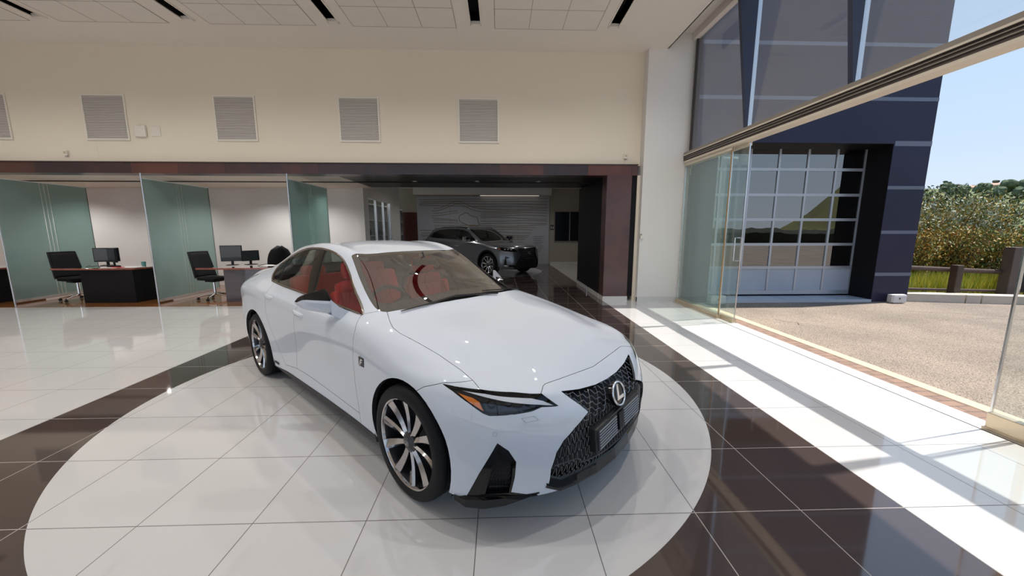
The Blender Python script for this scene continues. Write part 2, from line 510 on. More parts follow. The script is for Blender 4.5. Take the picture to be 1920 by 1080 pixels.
def wheel_parts(parent, side, R=.335, rimr=.268, halfw=.108, nsp=10, twist=.16, mat_face='wheel_silver', mat_side='wheel_dark', logo=True):
    """tyre, rim with spokes, hub cap and brake, outer face towards +y of its own frame"""
    sc = R / .335; w = halfw
    m = MB()
    prof = [(rimr + .002, -w + .012), (.275 * sc, -w - .003), (.305 * sc, -w - .002), (.325 * sc, -w + .008), (.332 * sc, -w + .022)]
    for g in (-.062, -.022, .022, .062):
        prof += [(R, g - .007), (R - .007, g - .005), (R - .007, g + .005), (R, g + .007)]
    prof += [(.332 * sc, w - .022), (.325 * sc, w - .008), (.308 * sc, w + .003), (.285 * sc, w + .006), (.262 * sc, w + .002), (rimr + .004, w - .006), (rimr, w - .012)]
    m.lathe(prof[::-1], 72, 1)
    t = m.build('tyre', MATS['tyre_rubber'], parent, angle=50)
    m = MB()
    m.lathe([(rimr - .004, w - .03), (rimr + .002, w - .014), (rimr + .004, w - .004), (rimr - .003, w - .001), (rimr - .012, w - .006), (rimr - .016, w - .02)], 72, 1, mi=0)
    m.lathe([(rimr - .016, w - .02), (rimr - .024, w - .06), (rimr - .03, -w + .02)], 72, 1, mi=1)
    for k in range(nsp):
        a0 = 2 * PI * k / nsp + .1; sg = 1 if k % 2 else -1
        rows = []
        for i in range(7):
            f = i / 6; r = .034 + (rimr - .016 - .034) * f
            a = a0 + sg * (-.03 + .03 * f)
            hw = (.014 + .017 * f ** 1.2) * sc
            yt = w - .024 + .014 * f - .014 * math.sin(PI * f) * .7
            er, et = (math.sin(a), math.cos(a)), (math.cos(a), -math.sin(a))
            def q(s_, y_): return (er[0] * r + et[0] * s_, y_, er[1] * r + et[1] * s_)
            rows.append([q(-hw * .8, yt - .05), q(-hw, yt - .012), q(sg * hw * .45, yt), q(hw, yt - .012), q(hw * .8, yt - .05)])
        n0 = len(m.f)
        for c, mi in ((0, 1), (1, 0 if sg < 0 else 0), (2, 0), (3, 1)):
            m.grid([[rw[c], rw[c + 1]] for rw in rows], mi, False)
    rim = m.build('rim', [MATS[mat_face], MATS[mat_side]], parent, angle=30)
    m = MB(); m.lathe([(.062 * sc, w - .055), (.06 * sc, w - .030), (.04 * sc, w - .022), (.034 * sc, w - .018)], 32, 1, mi=1)
    m.lathe([(.034 * sc, w - .018), (.03 * sc, w - .014), (.0, w - .012)], 32, 1, mi=1)
    for k in range(5):
        a = 2 * PI * k / 5
        m.lathe([(.0, w - .026), (.008, w - .026), (.009, w - .04)], 10, 1, c=(.049 * sc * math.sin(a), 0, .049 * sc * math.cos(a)), mi=2)
    if logo:
        m.tube([(.017 * math.cos(2 * PI * k / 24), w - .0125, .014 * math.sin(2 * PI * k / 24)) for k in range(24)], .0022, 6, mi=0, closed=True)
        m.prism([(-.004, .010), (.001, .010), (-.002, -.004), (.009, -.004), (.008, -.008), (-.010, -.008)], 1, w - .014, w - .0105, mi=0)
    m.build('hub_cap', [MATS['wheel_silver'], MATS['wheel_dark'], MATS['panel_gap_black']], parent, recalc=True)
    m = MB(); m.lathe([(.06, .0), (.165 * sc, .0), (.165 * sc, -.022), (.06, -.022)], 40, 1)
    m.box(-.05, .05, -.03, .03, .10, .18, bev=.012)
    m.build('brake', MATS['brake_steel'], parent)
    return

def cushion(m, c, s, b, mi=0, rot=0.0):
    """padded block: centre, size, corner radius; rot leans it about the y axis"""
    st = len(m.v); m.rbox(-s[0] / 2, s[0] / 2, -s[1] / 2, s[1] / 2, -s[2] / 2, s[2] / 2, b, mi)
    m.move(Matrix.Translation(c) @ Matrix.Rotation(rot, 4, 'Y'), st)

def make_seat(parent, y, x=-.12, headrest=True):
    s = empty('front_seat'); s.parent = parent
    m = MB(); cushion(m, (x + .28, y, .46), (.52, .42, .16), .06, 0, -.10)
    for q in (-1, 1): cushion(m, (x + .28, y + q * .22, .50), (.48, .09, .16), .035, 0, -.10)
    m.build('seat_cushion', MATS['red_leather'], s, smooth=True, sub=1)
    m = MB(); cushion(m, (x - .04, y, .80), (.12, .40, .56), .05, 0, -.22)
    for q in (-1, 1): cushion(m, (x + .005, y + q * .215, .78), (.13, .09, .46), .04, 0, -.22)
    cushion(m, (x - .055, y, 1.03), (.10, .36, .12), .045, 0, -.22)
    m.build('seat_back', MATS['red_leather'], s, smooth=True, sub=1)
    m = MB(); cushion(m, (x - .10, y, 1.175), (.10, .26, .17), .05, 0, -.18)
    m.build('headrest', MATS['red_leather'], s, smooth=True, sub=1)
    return s

def smooth_loop(pts, corners, n=3):
    out = []; k = len(pts)
    for i in range(k):
        p1, p2 = Vector(pts[i]), Vector(pts[(i + 1) % k])
        p0 = p1 + (p1 - p2) * .0 if i in corners else Vector(pts[i - 1])
        p3 = p2 if (i + 1) % k in corners else Vector(pts[(i + 2) % k])
        for t in range(n):
            u = t / n
            q = .5 * ((2 * p1) + (p2 - p0) * u + (2 * p0 - 5 * p1 + 4 * p2 - p3) * u * u + (3 * p1 - p0 - 3 * p2 + p3) * u ** 3)
            out.append((q.x, q.y))
    return out

def build_sedan():
    bm = limit_surface(SED_T, SED_SIDE, SED_CREASE, level=3)
    bvh = BVHTree.FromBMesh(bm)
    lay = bm.faces.layers.int.new('reg'); nl = bm.verts.layers.float_vector.new('n')
    bm.normal_update()
    for q in bm.verts: q[nl] = q.normal
    fs = lambda c, n, sd: abs(c.y) > .42 and n.y * sd > .08
    fsl = lambda c, n, sd: abs(c.y) > .6 and n.y * sd > .05
    ft = lambda c, n, sd: n.z > .12
    ff = lambda c, n, sd: c.x > 1.9 and n.x > .05 and c.z < .72
    fd = lambda c, n, sd: c.x > 1.5 and (n.x + sd * n.y) > .05 and c.z < .80
    # wheel arches
    mark(bm, lay, circle_poly(1.40, .338, .388, 44, .965), 'side', -1, fsl)
    mark(bm, lay, circle_poly(-1.40, .338, .385, 44, .975), 'side', -1, fsl)
    # side windows
    dlo = [(.715, .957), (.45, 1.068), (.245, 1.193), (.089, 1.281), (-.036, 1.326), (-.199, 1.357), (-.438, 1.371), (-.687, 1.362), (-.85, 1.343), (-.99, 1.311), (-1.21, 1.238), (-1.29, 1.204), (-1.345, 1.163), (-1.30, 1.09), (-1.18, 1.035), (-1.122, 1.026), (-.784, 1.009), (-.216, .992), (.276, .978)]
    dlo = smooth_loop(dlo, (0, 15))
    mark(bm, lay, dlo, 'side', 1, fs)
    mark(bm, lay, [(-.52, 1.45), (-.49, 1.36), (-.245, .99), (-.23, .9), (-.13, .9), (-.14, .99), (-.30, 1.36), (-.31, 1.45)], 'side', 4, fs, over=(1,))
    mark(bm, lay, [(-1.30, 1.30), (-1.268, 1.23), (-1.06, 1.019), (-1.0, .95), (-.93, .95), (-.985, 1.014), (-1.19, 1.257), (-1.22, 1.32)], 'side', 22, fs, over=(1,))
    for f in bm.faces:
        if f[lay] == 1:
            x = f.calc_center_median().x; z = f.calc_center_median().z
            if x < -.35 or (x < -.2 and z < 1.2 and x < -.19): f[lay] = 2
            if x + (z - 1.02) * .97 < -1.03 : f[lay] = 3
    # windscreen with its dark border, rear window
    ws = [(.195, -.05), (.19, .17), (.165, .36), (.122, .548), (.135, .556), (.335, .607), (.483, .641), (.63, .672), (.72, .688), (.775, .692), (.815, .683), (.842, .662), (.886, .551), (.923, .386), (.945, .2), (.953, .04), (.953, -.05)]
    wi = [(.235, -.05), (.232, .17), (.207, .355), (.17, .52), (.335, .578), (.483, .612), (.62, .640), (.69, .646), (.735, .63), (.765, .58), (.80, .45), (.825, .25), (.835, .04), (.835, -.05)]
    mark(bm, lay, ws, 'top', 20, ft)
    mark(bm, lay, wi, 'top', 5, ft, over=(20,))
    mark(bm, lay, [(-1.22, -.05), (-1.215, .24), (-1.20, .42), (-1.25, .47), (-1.55, .50), (-1.82, .52), (-1.86, .3), (-1.87, -.05)], 'top', 6, ft)
    # lamps
    lamp = [(.592, .752), (.672, .7495), (.793, .745), (.911, .732), (1.097, .711), (1.182, .647), (1.092, .660), (1.042, .650), (.947, .645), (.831, .641), (.801, .650), (.730, .690), (.648, .731)]
    mark(bm, lay, lamp, 'diag', 9, fd)
    mark(bm, lay, [(.668, .729), (.746, .715), (.781, .699), (.800, .658), (.722, .697)], 'diag', 17, fd, over=(9,))
    mark(bm, lay, [(.680, .742), (.809, .735), (1.046, .704), (1.107, .684), (1.169, .652), (1.077, .672), (.832, .717)], 'diag', 18, fd, over=(9,))
    # grille opening
    gr = [(-.05, .655), (.0, .655), (.13, .659), (.271, .674), (.400, .695), (.37, .658), (.318, .606), (.292, .574), (.332, .560), (.41, .526), (.484, .482), (.525, .431), (.549, .345), (.545, .245), (.468, .185), (.45, .05), (-.05, .05)]
    mark(bm, lay, gr, 'front', 8, ff)
    # side vents of the bumper
    mark(bm, lay, [(.869, .512), (.922, .475), (.959, .414), (.953, .330), (.935, .238), (1.074, .195), (1.06, .1), (.70, .1), (.70, .19), (.783, .36)], 'diag', 10, fd)
    mark(bm, lay, [(.866, .478), (.912, .452), (.943, .402), (.938, .314), (.924, .236), (.806, .236), (.845, .397)], 'diag', 11, fd, over=(10,))
    # bonnet
    mark(bm, lay, [(.953, -.05), (.953, .04), (.945, .2), (.923, .386), (.886, .551), (.842, .664), (.967, .718), (1.05, .745), (1.138, .752), (1.284, .738), (1.496, .720), (1.676, .720), (1.783, .733), (1.872, .752), (1.95, .70), (2.075, .535), (2.058, .50), (2.038, .465), (2.032, .44), (2.034, .416), (2.045, .319), (2.057, .15), (2.068, .0), (2.068, -.05)], 'top', 7, lambda c, n, sd: n.z > .12 and c.z > .6)
    # rear lamps
    mark(bm, lay, [(-1.98, .90), (-2.2, .955), (-2.6, .95), (-2.6, .80), (-2.2, .79)], 'side', 19, lambda c, n, sd: abs(c.y) > .35 and n.z < .7)
    mark(bm, lay, [(.70, .960), (.774, .876), (.782, .795), (.766, .675), (.763, .511), (.791, .324), (.80, .1), (1.50, .1), (1.50, .675), (1.523, .687), (1.578, .723), (1.677, .757), (1.95, .79), (1.5, .95), (1.0, 1.0), (.84, .995)], 'side', 13, lambda c, n, sd: abs(c.y) > .6 and n.y * sd > -.2)
    mark(bm, lay, [(.76, .94), (.774, .876), (.782, .795), (.766, .675), (.763, .511), (.791, .324), (.79, .300), (.55, .30), (.185, .309), (-.18, .318), (-.40, .310), (-.413, .314), (-.364, .582), (-.303, .809), (-.228, .981), (-.2, 1.05), (.5, 1.0)], 'side', 14, fs)
    mark(bm, lay, [(-.228, .981), (-.303, .809), (-.364, .582), (-.413, .314), (-.40, .310), (-.46, .305), (-.70, .272), (-.74, .30), (-.86, .46), (-.96, .62), (-1.02, .78), (-1.05, .93), (-1.09, 1.02), (-1.1, 1.06), (-.25, 1.05)], 'side', 15, fs)
    mark(bm, lay, [(-.66, .214), (.17, .224), (1.05, .222), (1.05, .05), (-1.05, .05), (-1.05, .185)], 'side', 16, fs, over=(0, 13))
    mark(bm, lay, [(1.50, .05), (1.50, .675), (1.523, .687), (1.578, .723), (1.677, .757), (1.95, .79), (2.5, .79), (2.5, .05)], 'side', 12, lambda c, n, sd: True)
    mark(bm, lay, [(-1.70, .05), (-1.72, .56), (-1.95, .60), (-2.6, .60), (-2.6, .05)], 'side', 21, lambda c, n, sd: True)
    bm.verts.index_update()

    car = empty('sedan', SED_LOC, SED_ROT, 'white four-door saloon with red seats parked on the round white floor inlay', 'car')
    car.scale = (SED_SCALE,) * 3
    W, G, PB = MATS['pearl_white_paint'], MATS['panel_gap_black'], MATS['piano_black']
    P = lambda rids, name, **k: panel(bm, lay, nl, rids, name, [W, G], k.pop('parent', car), **k)
    body = P((0,), 'body_shell', depth=.03)
    P((7,), 'bonnet'); bump = P((12,), 'front_bumper', depth=.03); P((21,), 'rear_bumper')
    CG, DG = MATS['car_glass'], MATS['dark_car_glass']
    wsc = panel(bm, lay, nl, (5, 20), 'windscreen', [MATS['windscreen_glass']] * 2, car, gap=0, depth=0)
    panel(bm, lay, nl, (20,), 'windscreen_border', [MATS['border_black'], G], wsc, gap=0, depth=.01, off=-.004)
    panel(bm, lay, nl, (6,), 'rear_window', [DG, DG], car, gap=0, depth=0)
    chrome, smoked = MATS['chrome'], MATS['smoked_chrome']
    for sd in (-1, 1):
        fen = P((13,), 'front_fender', side=sd, depth=.03)
        fdr = P((14,), 'front_door', side=sd, depth=.02); rdr = P((15,), 'rear_door', side=sd, depth=.02)
        panel(bm, lay, nl, (16,), 'side_skirt', [MATS['satin_black'], G], car, side=sd, gap=0, off=.004)
        panel(bm, lay, nl, (1,), 'door_window', [CG, CG], fdr, side=sd, gap=0, depth=0, off=-.006)
        panel(bm, lay, nl, (2,), 'door_window', [CG, CG], rdr, side=sd, gap=0, depth=0, off=-.006)
        panel(bm, lay, nl, (3,), 'quarter_window', [DG, DG], rdr, side=sd, gap=0, depth=0, off=-.006)
        panel(bm, lay, nl, (4,), 'window_pillar', [PB, G], rdr, side=sd, gap=0, depth=.02, off=-.002)
        panel(bm, lay, nl, (22,), 'window_divider', [PB, G], rdr, side=sd, gap=0, depth=.02, off=-.002)
        panel(bm, lay, nl, (19,), 'tail_lamp', [MATS['lamp_red'], G], car, side=sd)
        # window surround
        def on_side(x, z):
            h = bvh.ray_cast(Vector((x, sd * 2, z)), Vector((0, -sd, 0)))
            return h[0]
        pts = []
        for k in range(len(dlo)):
            a, b = Vector(dlo[k]), Vector(dlo[(k + 1) % len(dlo)])
            for i in range(2):
                q = a.lerp(b, i / 2); r = on_side(q.x, q.y)
                if r: pts.append(r)
        m = MB(); rib(m, bvh, pts[::-1] if sd > 0 else pts, .017, .006, closed=True)
        m.build('window_surround', smoked, car, angle=60, recalc=True)
        # headlamp
        hl = recess(bm, lay, nl, (9, 17, 18), 'headlamp', [MATS['lamp_bucket'], PB], car, .05, sd)
        panel(bm, lay, nl, (9, 17, 18), 'lens', [MATS['lamp_lens']] * 2, hl, side=sd, gap=0, depth=0)
        panel(bm, lay, nl, (18,), 'light_guide', [MATS['lamp_white'], MATS['lamp_bucket']], hl, side=sd, gap=.001, depth=.02, off=-.010)
        panel(bm, lay, nl, (17,), 'indicator', [MATS['lamp_amber'], MATS['lamp_amber']], hl, side=sd, gap=.001, depth=.015, off=-.008)
        m = MB()
        for (x, y, z) in ((1.965, .655, .668), (2.025, .58, .668), (1.91, .72, .668)):
            st = len(m.v)
            m.lathe([(0, .012), (.012, .010), (.020, .003), (.022, -.02)], 20, 0)
            m.move(Matrix.Translation((x, sd * y, z)) @ Matrix.Rotation(sd * .75, 4, 'Z'), st)
        m.build('projector', MATS['lamp_bucket'], hl)
        # vent at the bumper corner
        fv = panel(bm, lay, nl, (10,), 'corner_vent', [PB, PB], car, side=sd, gap=0, depth=.045, off=.001)
        back = recess(bm, lay, nl, (11,), 'vent_mesh', [MATS['satin_black'], PB], fv, .04, sd)
        m = MB()
        def diag_pt(u, z, lift):
            o = Vector((R2 * u, sd * -R2 * u * -1, z))
            o = Vector((R2 * u + R2 * 3, -sd * R2 * u + sd * R2 * 3, z))
            h = bvh.ray_cast(o, Vector((-R2, -sd * R2, 0)))
            return None if h[0] is None else h[0] - h[1] * lift
        vin = [(.866, .478), (.912, .452), (.943, .402), (.938, .314), (.924, .236), (.806, .236), (.845, .397)]
        for r in range(8):
            z0 = .245 + r * .031; row = []
            for k in range(30):
                u = .79 + k * .0075; z = z0 + (.022 if k % 2 else 0)
                if in_poly((u, min(z, .47)), vin): row.append(diag_pt(u, z, .018))
                else:
                    if len(row) > 1: m.tube([p for p in row if p], .0022, 5)
                    row = []
            if len(row) > 1: m.tube([p for p in row if p], .0022, 5)
        m.build('mesh_bars', MATS['lamp_bucket'], fv)
        # lower blade under the vent, wrapping the corner
        edge = [(1.80, .884), (1.86, .862), (1.93, .80), (2.0, .725), (2.055, .66), (2.11, .58)]
        P0 = []
        for k, (x, y) in enumerate(edge):
            f = k / (len(edge) - 1); nx, ny = .75, .66
            out = .018 * math.sin(PI * min(1, f * 1.3)) + .006; zb = .203 - .040 * math.sin(PI * min(1, .15 + f * .85))
            P0.append([(x - .01, sd * (y - .01), .232 if 0 < k < 5 else .208), (x + nx * out, sd * (y + ny * out), .214), (x + nx * (out + .004), sd * (y + ny * (out + .004)), zb + .008), (x + nx * out * .4, sd * (y + ny * out * .4), zb), (x - .05, sd * (y - .05), zb + .01)])
        m = MB(); m.grid(P0, smooth=False); m.build('corner_blade', PB, bump, recalc=True)
        # door handles
        for (dr, x0, x1, z0) in ((fdr, -.325, -.10, .848), (rdr, -1.055, -.86, .905)):
            m = MB(); P1 = []
            for i in range(9):
                f = i / 8; x = x0 + (x1 - x0) * f; h = on_side(x, z0); z = z0 - .012 * f
                yy = abs(h.y); o = .026 * math.sin(PI * f) ** .45
                P1.append([(x, sd * (yy - .004), z + .016), (x, sd * (yy + o * .75), z + .013), (x, sd * (yy + o), z), (x, sd * (yy + o * .75), z - .013), (x, sd * (yy - .004), z - .016)])
            m.grid(P1); m.build('door_handle', W, dr, recalc=True)
            m = MB(); c = on_side((x0 + x1) / 2 - .01, z0 - .008)
            m.lathe([(.0, -.001), (.030, .0005), (.034, .002)], 24, 1, c=(c.x, c.y, c.z)) if False else None
        # mirror
        mr = empty('door_mirror'); mr.parent = car
        secs = []
        for i in range(10):
            f = i / 9; y = .872 + .160 * f; e = 1 - max(0, (f - .8) / .2) ** 2 * .8
            xf = .475 - .185 * f ** 1.1; xs = xf - (.135 - .045 * f)
            zt = 1.113 - .064 * f ** 1.3; zm = 1.026 + .012 * f; zb = .936 + .042 * f
            zc = (zt + zb) / 2; d = xf - xs
            S_ = [(xs, zt - .003), (xs + .22 * d, zt), (xf - .02 * d, zm + .010), (xf, zm - .008), (xf - .05 * d, zb + .030), (xf - .40 * d, zb), (xs, zb + .006)]
            secs.append([(xs + (x - xs) * (.35 + .65 * e), sd * y, zc + (z - zc) * e) for x, z in S_])
        m = MB()
        for c in range(6): m.grid([[s_[c], s_[c + 1]] for s_ in secs], 1 if c < 2 else 0, True)
        m.add(secs[0], [list(range(7))]); m.add(secs[-1], [list(range(7))], 0)
        m.build('mirror_housing', [W, PB], mr, angle=28, recalc=True)
        m = MB(); m.add([(s_[0][0] + .001, s_[0][1], s_[0][2] - .004) for s_ in secs[1:-1]] + [(s_[6][0] + .001, s_[6][1], s_[6][2] + .004) for s_ in secs[1:-1]][::-1], [list(range(16))])
        m.build('mirror_glass', chrome, mr)
        m = MB()
        st = [(.415, .885, 1.0, .055, .062), (.465, .845, .958, .048, .048), (.485, .785, .925, .05, .042)]
        P2 = [[(x - w, sd * y, z + h), (x + w, sd * y, z + h * .8), (x + w, sd * y, z - h), (x - w, sd * y, z - h)] for x, y, z, w, h in st]
        for c in range(4): m.grid([[r[c], r[(c + 1) % 4]] for r in P2], 1 if c == 0 else 0)
        m.build('mirror_stalk', [W, PB], mr, angle=40, recalc=True)
        # bumper marks: washer cover and parking sensor
        m = MB()
        loop = [diag_pt(u, z, -.0004) for u, z in ((.987, .624), (1.050, .627), (1.074, .607), (1.010, .603))]
        m.tube([p for p in loop if p], .0013, 5, closed=True)
        m.build('washer_cover_outline', MATS['plate_ridge'], bump)
        m = MB(); c = diag_pt(.857, .556, 0)
        _, nn, _, _ = bvh.find_nearest(c); t1 = nn.cross(Vector((0, 0, 1))).normalized(); t2 = nn.cross(t1)
        m.tube([c + t1 * .011 * math.cos(2 * PI * k / 20) + t2 * .011 * math.sin(2 * PI * k / 20) for k in range(20)], .0012, 5, closed=True)
        m.build('parking_sensor', MATS['plate_ridge'], bump)
        # wing badge
        h = on_side(.905, .698)
        m = MB(); m.rbox(h.x - .034, h.x + .034, -.005, .005, h.z - .030, h.z + .030, .003, 0)
        m.prism([(-.018, -.02), (-.008, -.02), (-.003, -.004), (.012, -.004), (.015, .004), (.0, .004), (.003, .012), (.02, .012), (.024, .02), (-.004, .02)], 1, .004, .007, 1)
        for i in range(len(m.v)):
            x, y, z = m.v[i]
            if i >= 0 and abs(x) < .1: pass
        vs = []
        for i, (x, y, z) in enumerate(m.v):
            if abs(z) < .1: x, z = h.x + x, h.z + z
            vs.append((x, h.y + sd * y, z))
        m.v = vs
        m.build('wing_badge', [MATS['wheel_dark'], chrome], fen, recalc=True)
        # letters on the sill behind the rear door
        m = MB(); h = on_side(-.925, .243)
        M = Matrix.Translation((-.925, h.y + sd * .004, .243)) @ Matrix.Rotation(PI if sd > 0 else 0, 4, 'Z') @ Matrix.Rotation(PI / 2, 4, 'X')
        text_mesh(m, 'HYBRID', .034, M, depth=.002); m.build('sill_lettering', MATS['wheel_dark'], car)
        # wheel wells and wheels
        for wx in (1.40, -1.40):
            m = MB()
            prof = [(.04, .60 * sd), (.405, .60 * sd), (.405, .885 * sd)]
            m.lathe(prof, 30, 1, c=(wx, 0, .335), a0=-1.95, a1=1.95)
            m.build('wheel_liner', MATS['satin_black'], car)
            wh = empty('wheel', (wx, sd * .803, .335), 0 if sd > 0 else PI); wh.parent = car
            wheel_parts(wh, sd)
    # grille
    gm = recess(bm, lay, nl, (8,), 'grille', [MATS['panel_gap_black'], PB], car, .055)
    def face_pt(y, z, lift):
        h = bvh.ray_cast(Vector((4, y, z)), Vector((-1, 0, 0)))
        if h[0] is None: return None
        return h[0] - h[1] * lift
    gfull = [(y, z) for y, z in gr[1:-1]]; gfull = [p for p in gfull if p[1] > .1]
    outline = [(-y, z) for y, z in gfull][::-1] + gfull[1:]
    m = MB()
    def seg_rows(pts, lift, r):
        run = []
        for (y, z) in pts:
            ins = in_poly((y, z), outline)
            p = face_pt(y, z, lift) if ins else None
            if p is not None: run.append(p)
            else:
                if len(run) > 1: m.tube(run, r, 5)
                run = []
        if len(run) > 1: m.tube(run, r, 5)
    for r in range(8):          # upper part: rows of stepped zigzags
        z0 = .535 + r * .024; pts = []
        for k in range(-14, 15):
            y = k * .040 + (.020 if r % 2 else 0); up = .024 if (k + r // 2) % 2 else 0.0
            pts += [(y, z0 + up), (y + .026, z0 + up)]
        fine = []
        for p, q in zip(pts, pts[1:]): fine += [(p[0] + (q[0] - p[0]) * t / 3, p[1] + (q[1] - p[1]) * t / 3) for t in range(3)]
        seg_rows(fine, .016, .0030)
    for r in range(6):          # lower part: rows of upright zigzags
        z0 = .215 + r * .056; pts = []
        for k in range(-38, 39):
            y = k * .016; lo, hi = (z0, z0 + .054) if k % 2 else (z0 + .054, z0)
            pts += [(y, lo + (hi - lo) * t / 3) for t in range(1)] + [(y + .011 * t / 3, lo + (hi - lo) * t / 3) for t in range(1, 4)]
        seg_rows(pts, .022, .0019)
    m.build('grille_mesh', MATS['grille_metal'], gm)
    for sd in (-1, 1):
        m = MB(); pts = [face_pt(sd * y, z, .004) for y, z in ((.385, .684), (.372, .664), (.34, .632), (.316, .607), (.288, .573))]
        m.tube([p for p in pts if p], .007, 6, flat=(1, .6)); m.build('grille_edge_trim', MATS['wheel_dark'], gm)
    # black lower lip with a light edge
    ys = [-.56, -.54, -.47, -.36, -.2, 0, .2, .36, .47, .54, .56]
    P0 = []
    for y in ys:
        a = abs(y); x = 2.222 - .10 * (a / .47) ** 2 * .7; k = max(0, (a - .47) / .09)
        zt = .262 - .02 * (1 - a / .56) + .05 * k; zb = .162 + .045 * k + .02 * (a / .47) ** 2
        P0.append([(x - .05, y, zt + .01), (x + .004, y, zt), (x + .012, y, zt - .012), (x + .02, y, zb + .016), (x + .012, y, zb), (x - .06, y, zb + .004)])
    m = MB(); m.grid(P0, smooth=False); m.build('lower_lip', PB, bump, recalc=True)
    m = MB(); m.tube([face_pt(y, .318 - .03 * (1 - (abs(y) / .36) ** 2), .006) for y in [k * .04 for k in range(-9, 10)]], .004, 6)
    for sd in (-1, 1): m.tube([face_pt(sd * .36, .318, .006), face_pt(sd * .39, .352, .008), face_pt(sd * .53, .352, .010)], .004, 6)
    m.build('lip_trim', MATS['wheel_dark'], bump)
    # emblem
    em = empty('front_emblem', (2.237, 0, .588), 0); em.parent = car; em.rotation_euler = (0, -.30, 0)
    m = MB(); m.lathe([(.0, .004), (.066, .002), (.07, -.02)], 40, 0); m.build('emblem_disc', MATS['piano_black'], em)
    m = MB()
    m.tube([(.006, .066 * math.cos(2 * PI * k / 48), .066 * math.sin(2 * PI * k / 48)) for k in range(48)], .006, 8, closed=True)
    m.prism([(-.012, .055), (.006, .055), (-.006, -.014), (.046, -.014), (.040, -.032), (-.036, -.032), (-.030, -.022)], 0, .002, .010)
    m.build('emblem_mark', MATS['emblem_silver'], em, recalc=True)
    # plate holder: two ribbed halves on a black carrier
    ph = empty('plate_holder', (2.262, -.012, .435), 0); ph.parent = car; ph.rotation_euler = (.09, -.05, 0)
    m = MB(); m.box(-.05, 0, -.27, .27, -.072, .072, bev=.008); m.build('plate_carrier', MATS['plate_plastic'], ph)
    for y0, y1 in ((-.255, -.035), (.035, .255)):
        m = MB(); m.box(0, .004, y0, y1, -.062, .062, 0, bev=.002)
        for k in range(7): m.box(.003, .008, y0 + .012, y1 - .012, -.053 + k * .0165, -.048 + k * .0165, 1)
        m.build('plate_half', [MATS['plate_plastic'], MATS['plate_ridge']], ph)
    m = MB(); m.box(0, .012, -.026, .026, -.05, .058, bev=.004)
    m.build('plate_clip', MATS['satin_black'], ph)
    # wipers
    for pts in ([(.915, -.60, .992), (.93, -.40, 1.006), (.915, -.12, 1.025), (.94, .12, 1.018), (.965, .30, 1.002)], [(.905, .18, 1.03), (.90, .38, 1.018), (.86, .60, 1.0), (.85, .70, .985)]):
        m = MB(); Q = []
        for p in pts:
            l, n, _, _ = bvh.find_nearest(Vector(p)); Q.append(l + n * .012)
        m.tube(Q, [.006, .009, .012, .012, .008][:len(Q)], 6, flat=(1, .6)); m.build('wiper', MATS['satin_black'], car)
    # cabin
    cab = empty('cabin'); cab.parent = car
    panel(bm, lay, nl, (0,), 'headliner', [MATS['headliner_fabric']] * 2, cab, gap=0, depth=0, off=-.03, pred=lambda c, n: c.z > 1.2)
    panel(bm, lay, nl, (14, 15), 'door_trim', [MATS['dark_trim']] * 2, cab, gap=0, depth=0, off=-.06)
    m = MB(); m.box(-1.75, 1.0, -.80, .80, .19, .22); m.box(-2.3, 2.0, -.55, .55, .17, .2); m.box(.98, 1.0, -.68, .68, .2, .86); m.box(-1.75, -1.73, -.78, .78, .2, 1.02); m.build('floor_pan', MATS['satin_black'], cab)
    m = MB()
    dp = [(.84, .945), (.74, .955), (.62, .945), (.53, .915), (.50, .86), (.52, .74), (.62, .55), (.84, .50)]
    m.prism(dp, 1, -.64, .64); m.rbox(.70, .93, -.52, .52, .80, .955, .02); m.build('dashboard', MATS['dash_plastic'], cab, bevel=.02, recalc=True)
    m = MB(); C0 = Vector((.40, -.37, .90)); ax = Matrix.Rotation(-.42, 3, 'Y')
    m.tube([C0 + ax @ Vector((0, .185 * math.cos(2 * PI * k / 40), .185 * math.sin(2 * PI * k / 40))) for k in range(40)], .016, 8, closed=True)
    for a in (0, PI, -PI / 2): m.tube([C0, C0 + ax @ Vector((.0, .18 * math.cos(a), .18 * math.sin(a)))], .018, 6)
    m.tube([C0, C0 + ax @ Vector((.25, 0, 0))], .04, 8); m.build('steering_wheel', MATS['dark_trim'], cab)
    make_seat(car, -.37); make_seat(car, .37)
    m = MB(); cushion(m, (-.85, 0, .48), (.5, 1.24, .18), .07, 0, -.12); cushion(m, (-1.14, 0, .78), (.16, 1.24, .58), .07, 0, -.35)
    for y in (-.36, .36): cushion(m, (-1.25, y, 1.08), (.09, .26, .14), .04, 0, -.3)
    m.build('rear_bench', MATS['red_leather'], cab, smooth=True, sub=1)
    m = MB(); m.tube([(.32, 0, 1.34), (.36, 0, 1.27)], .008, 6); m.rbox(.34, .37, -.12, .12, 1.225, 1.29, .012); m.build('inside_mirror', MATS['dark_trim'], cab)
    bm.free()
    return car
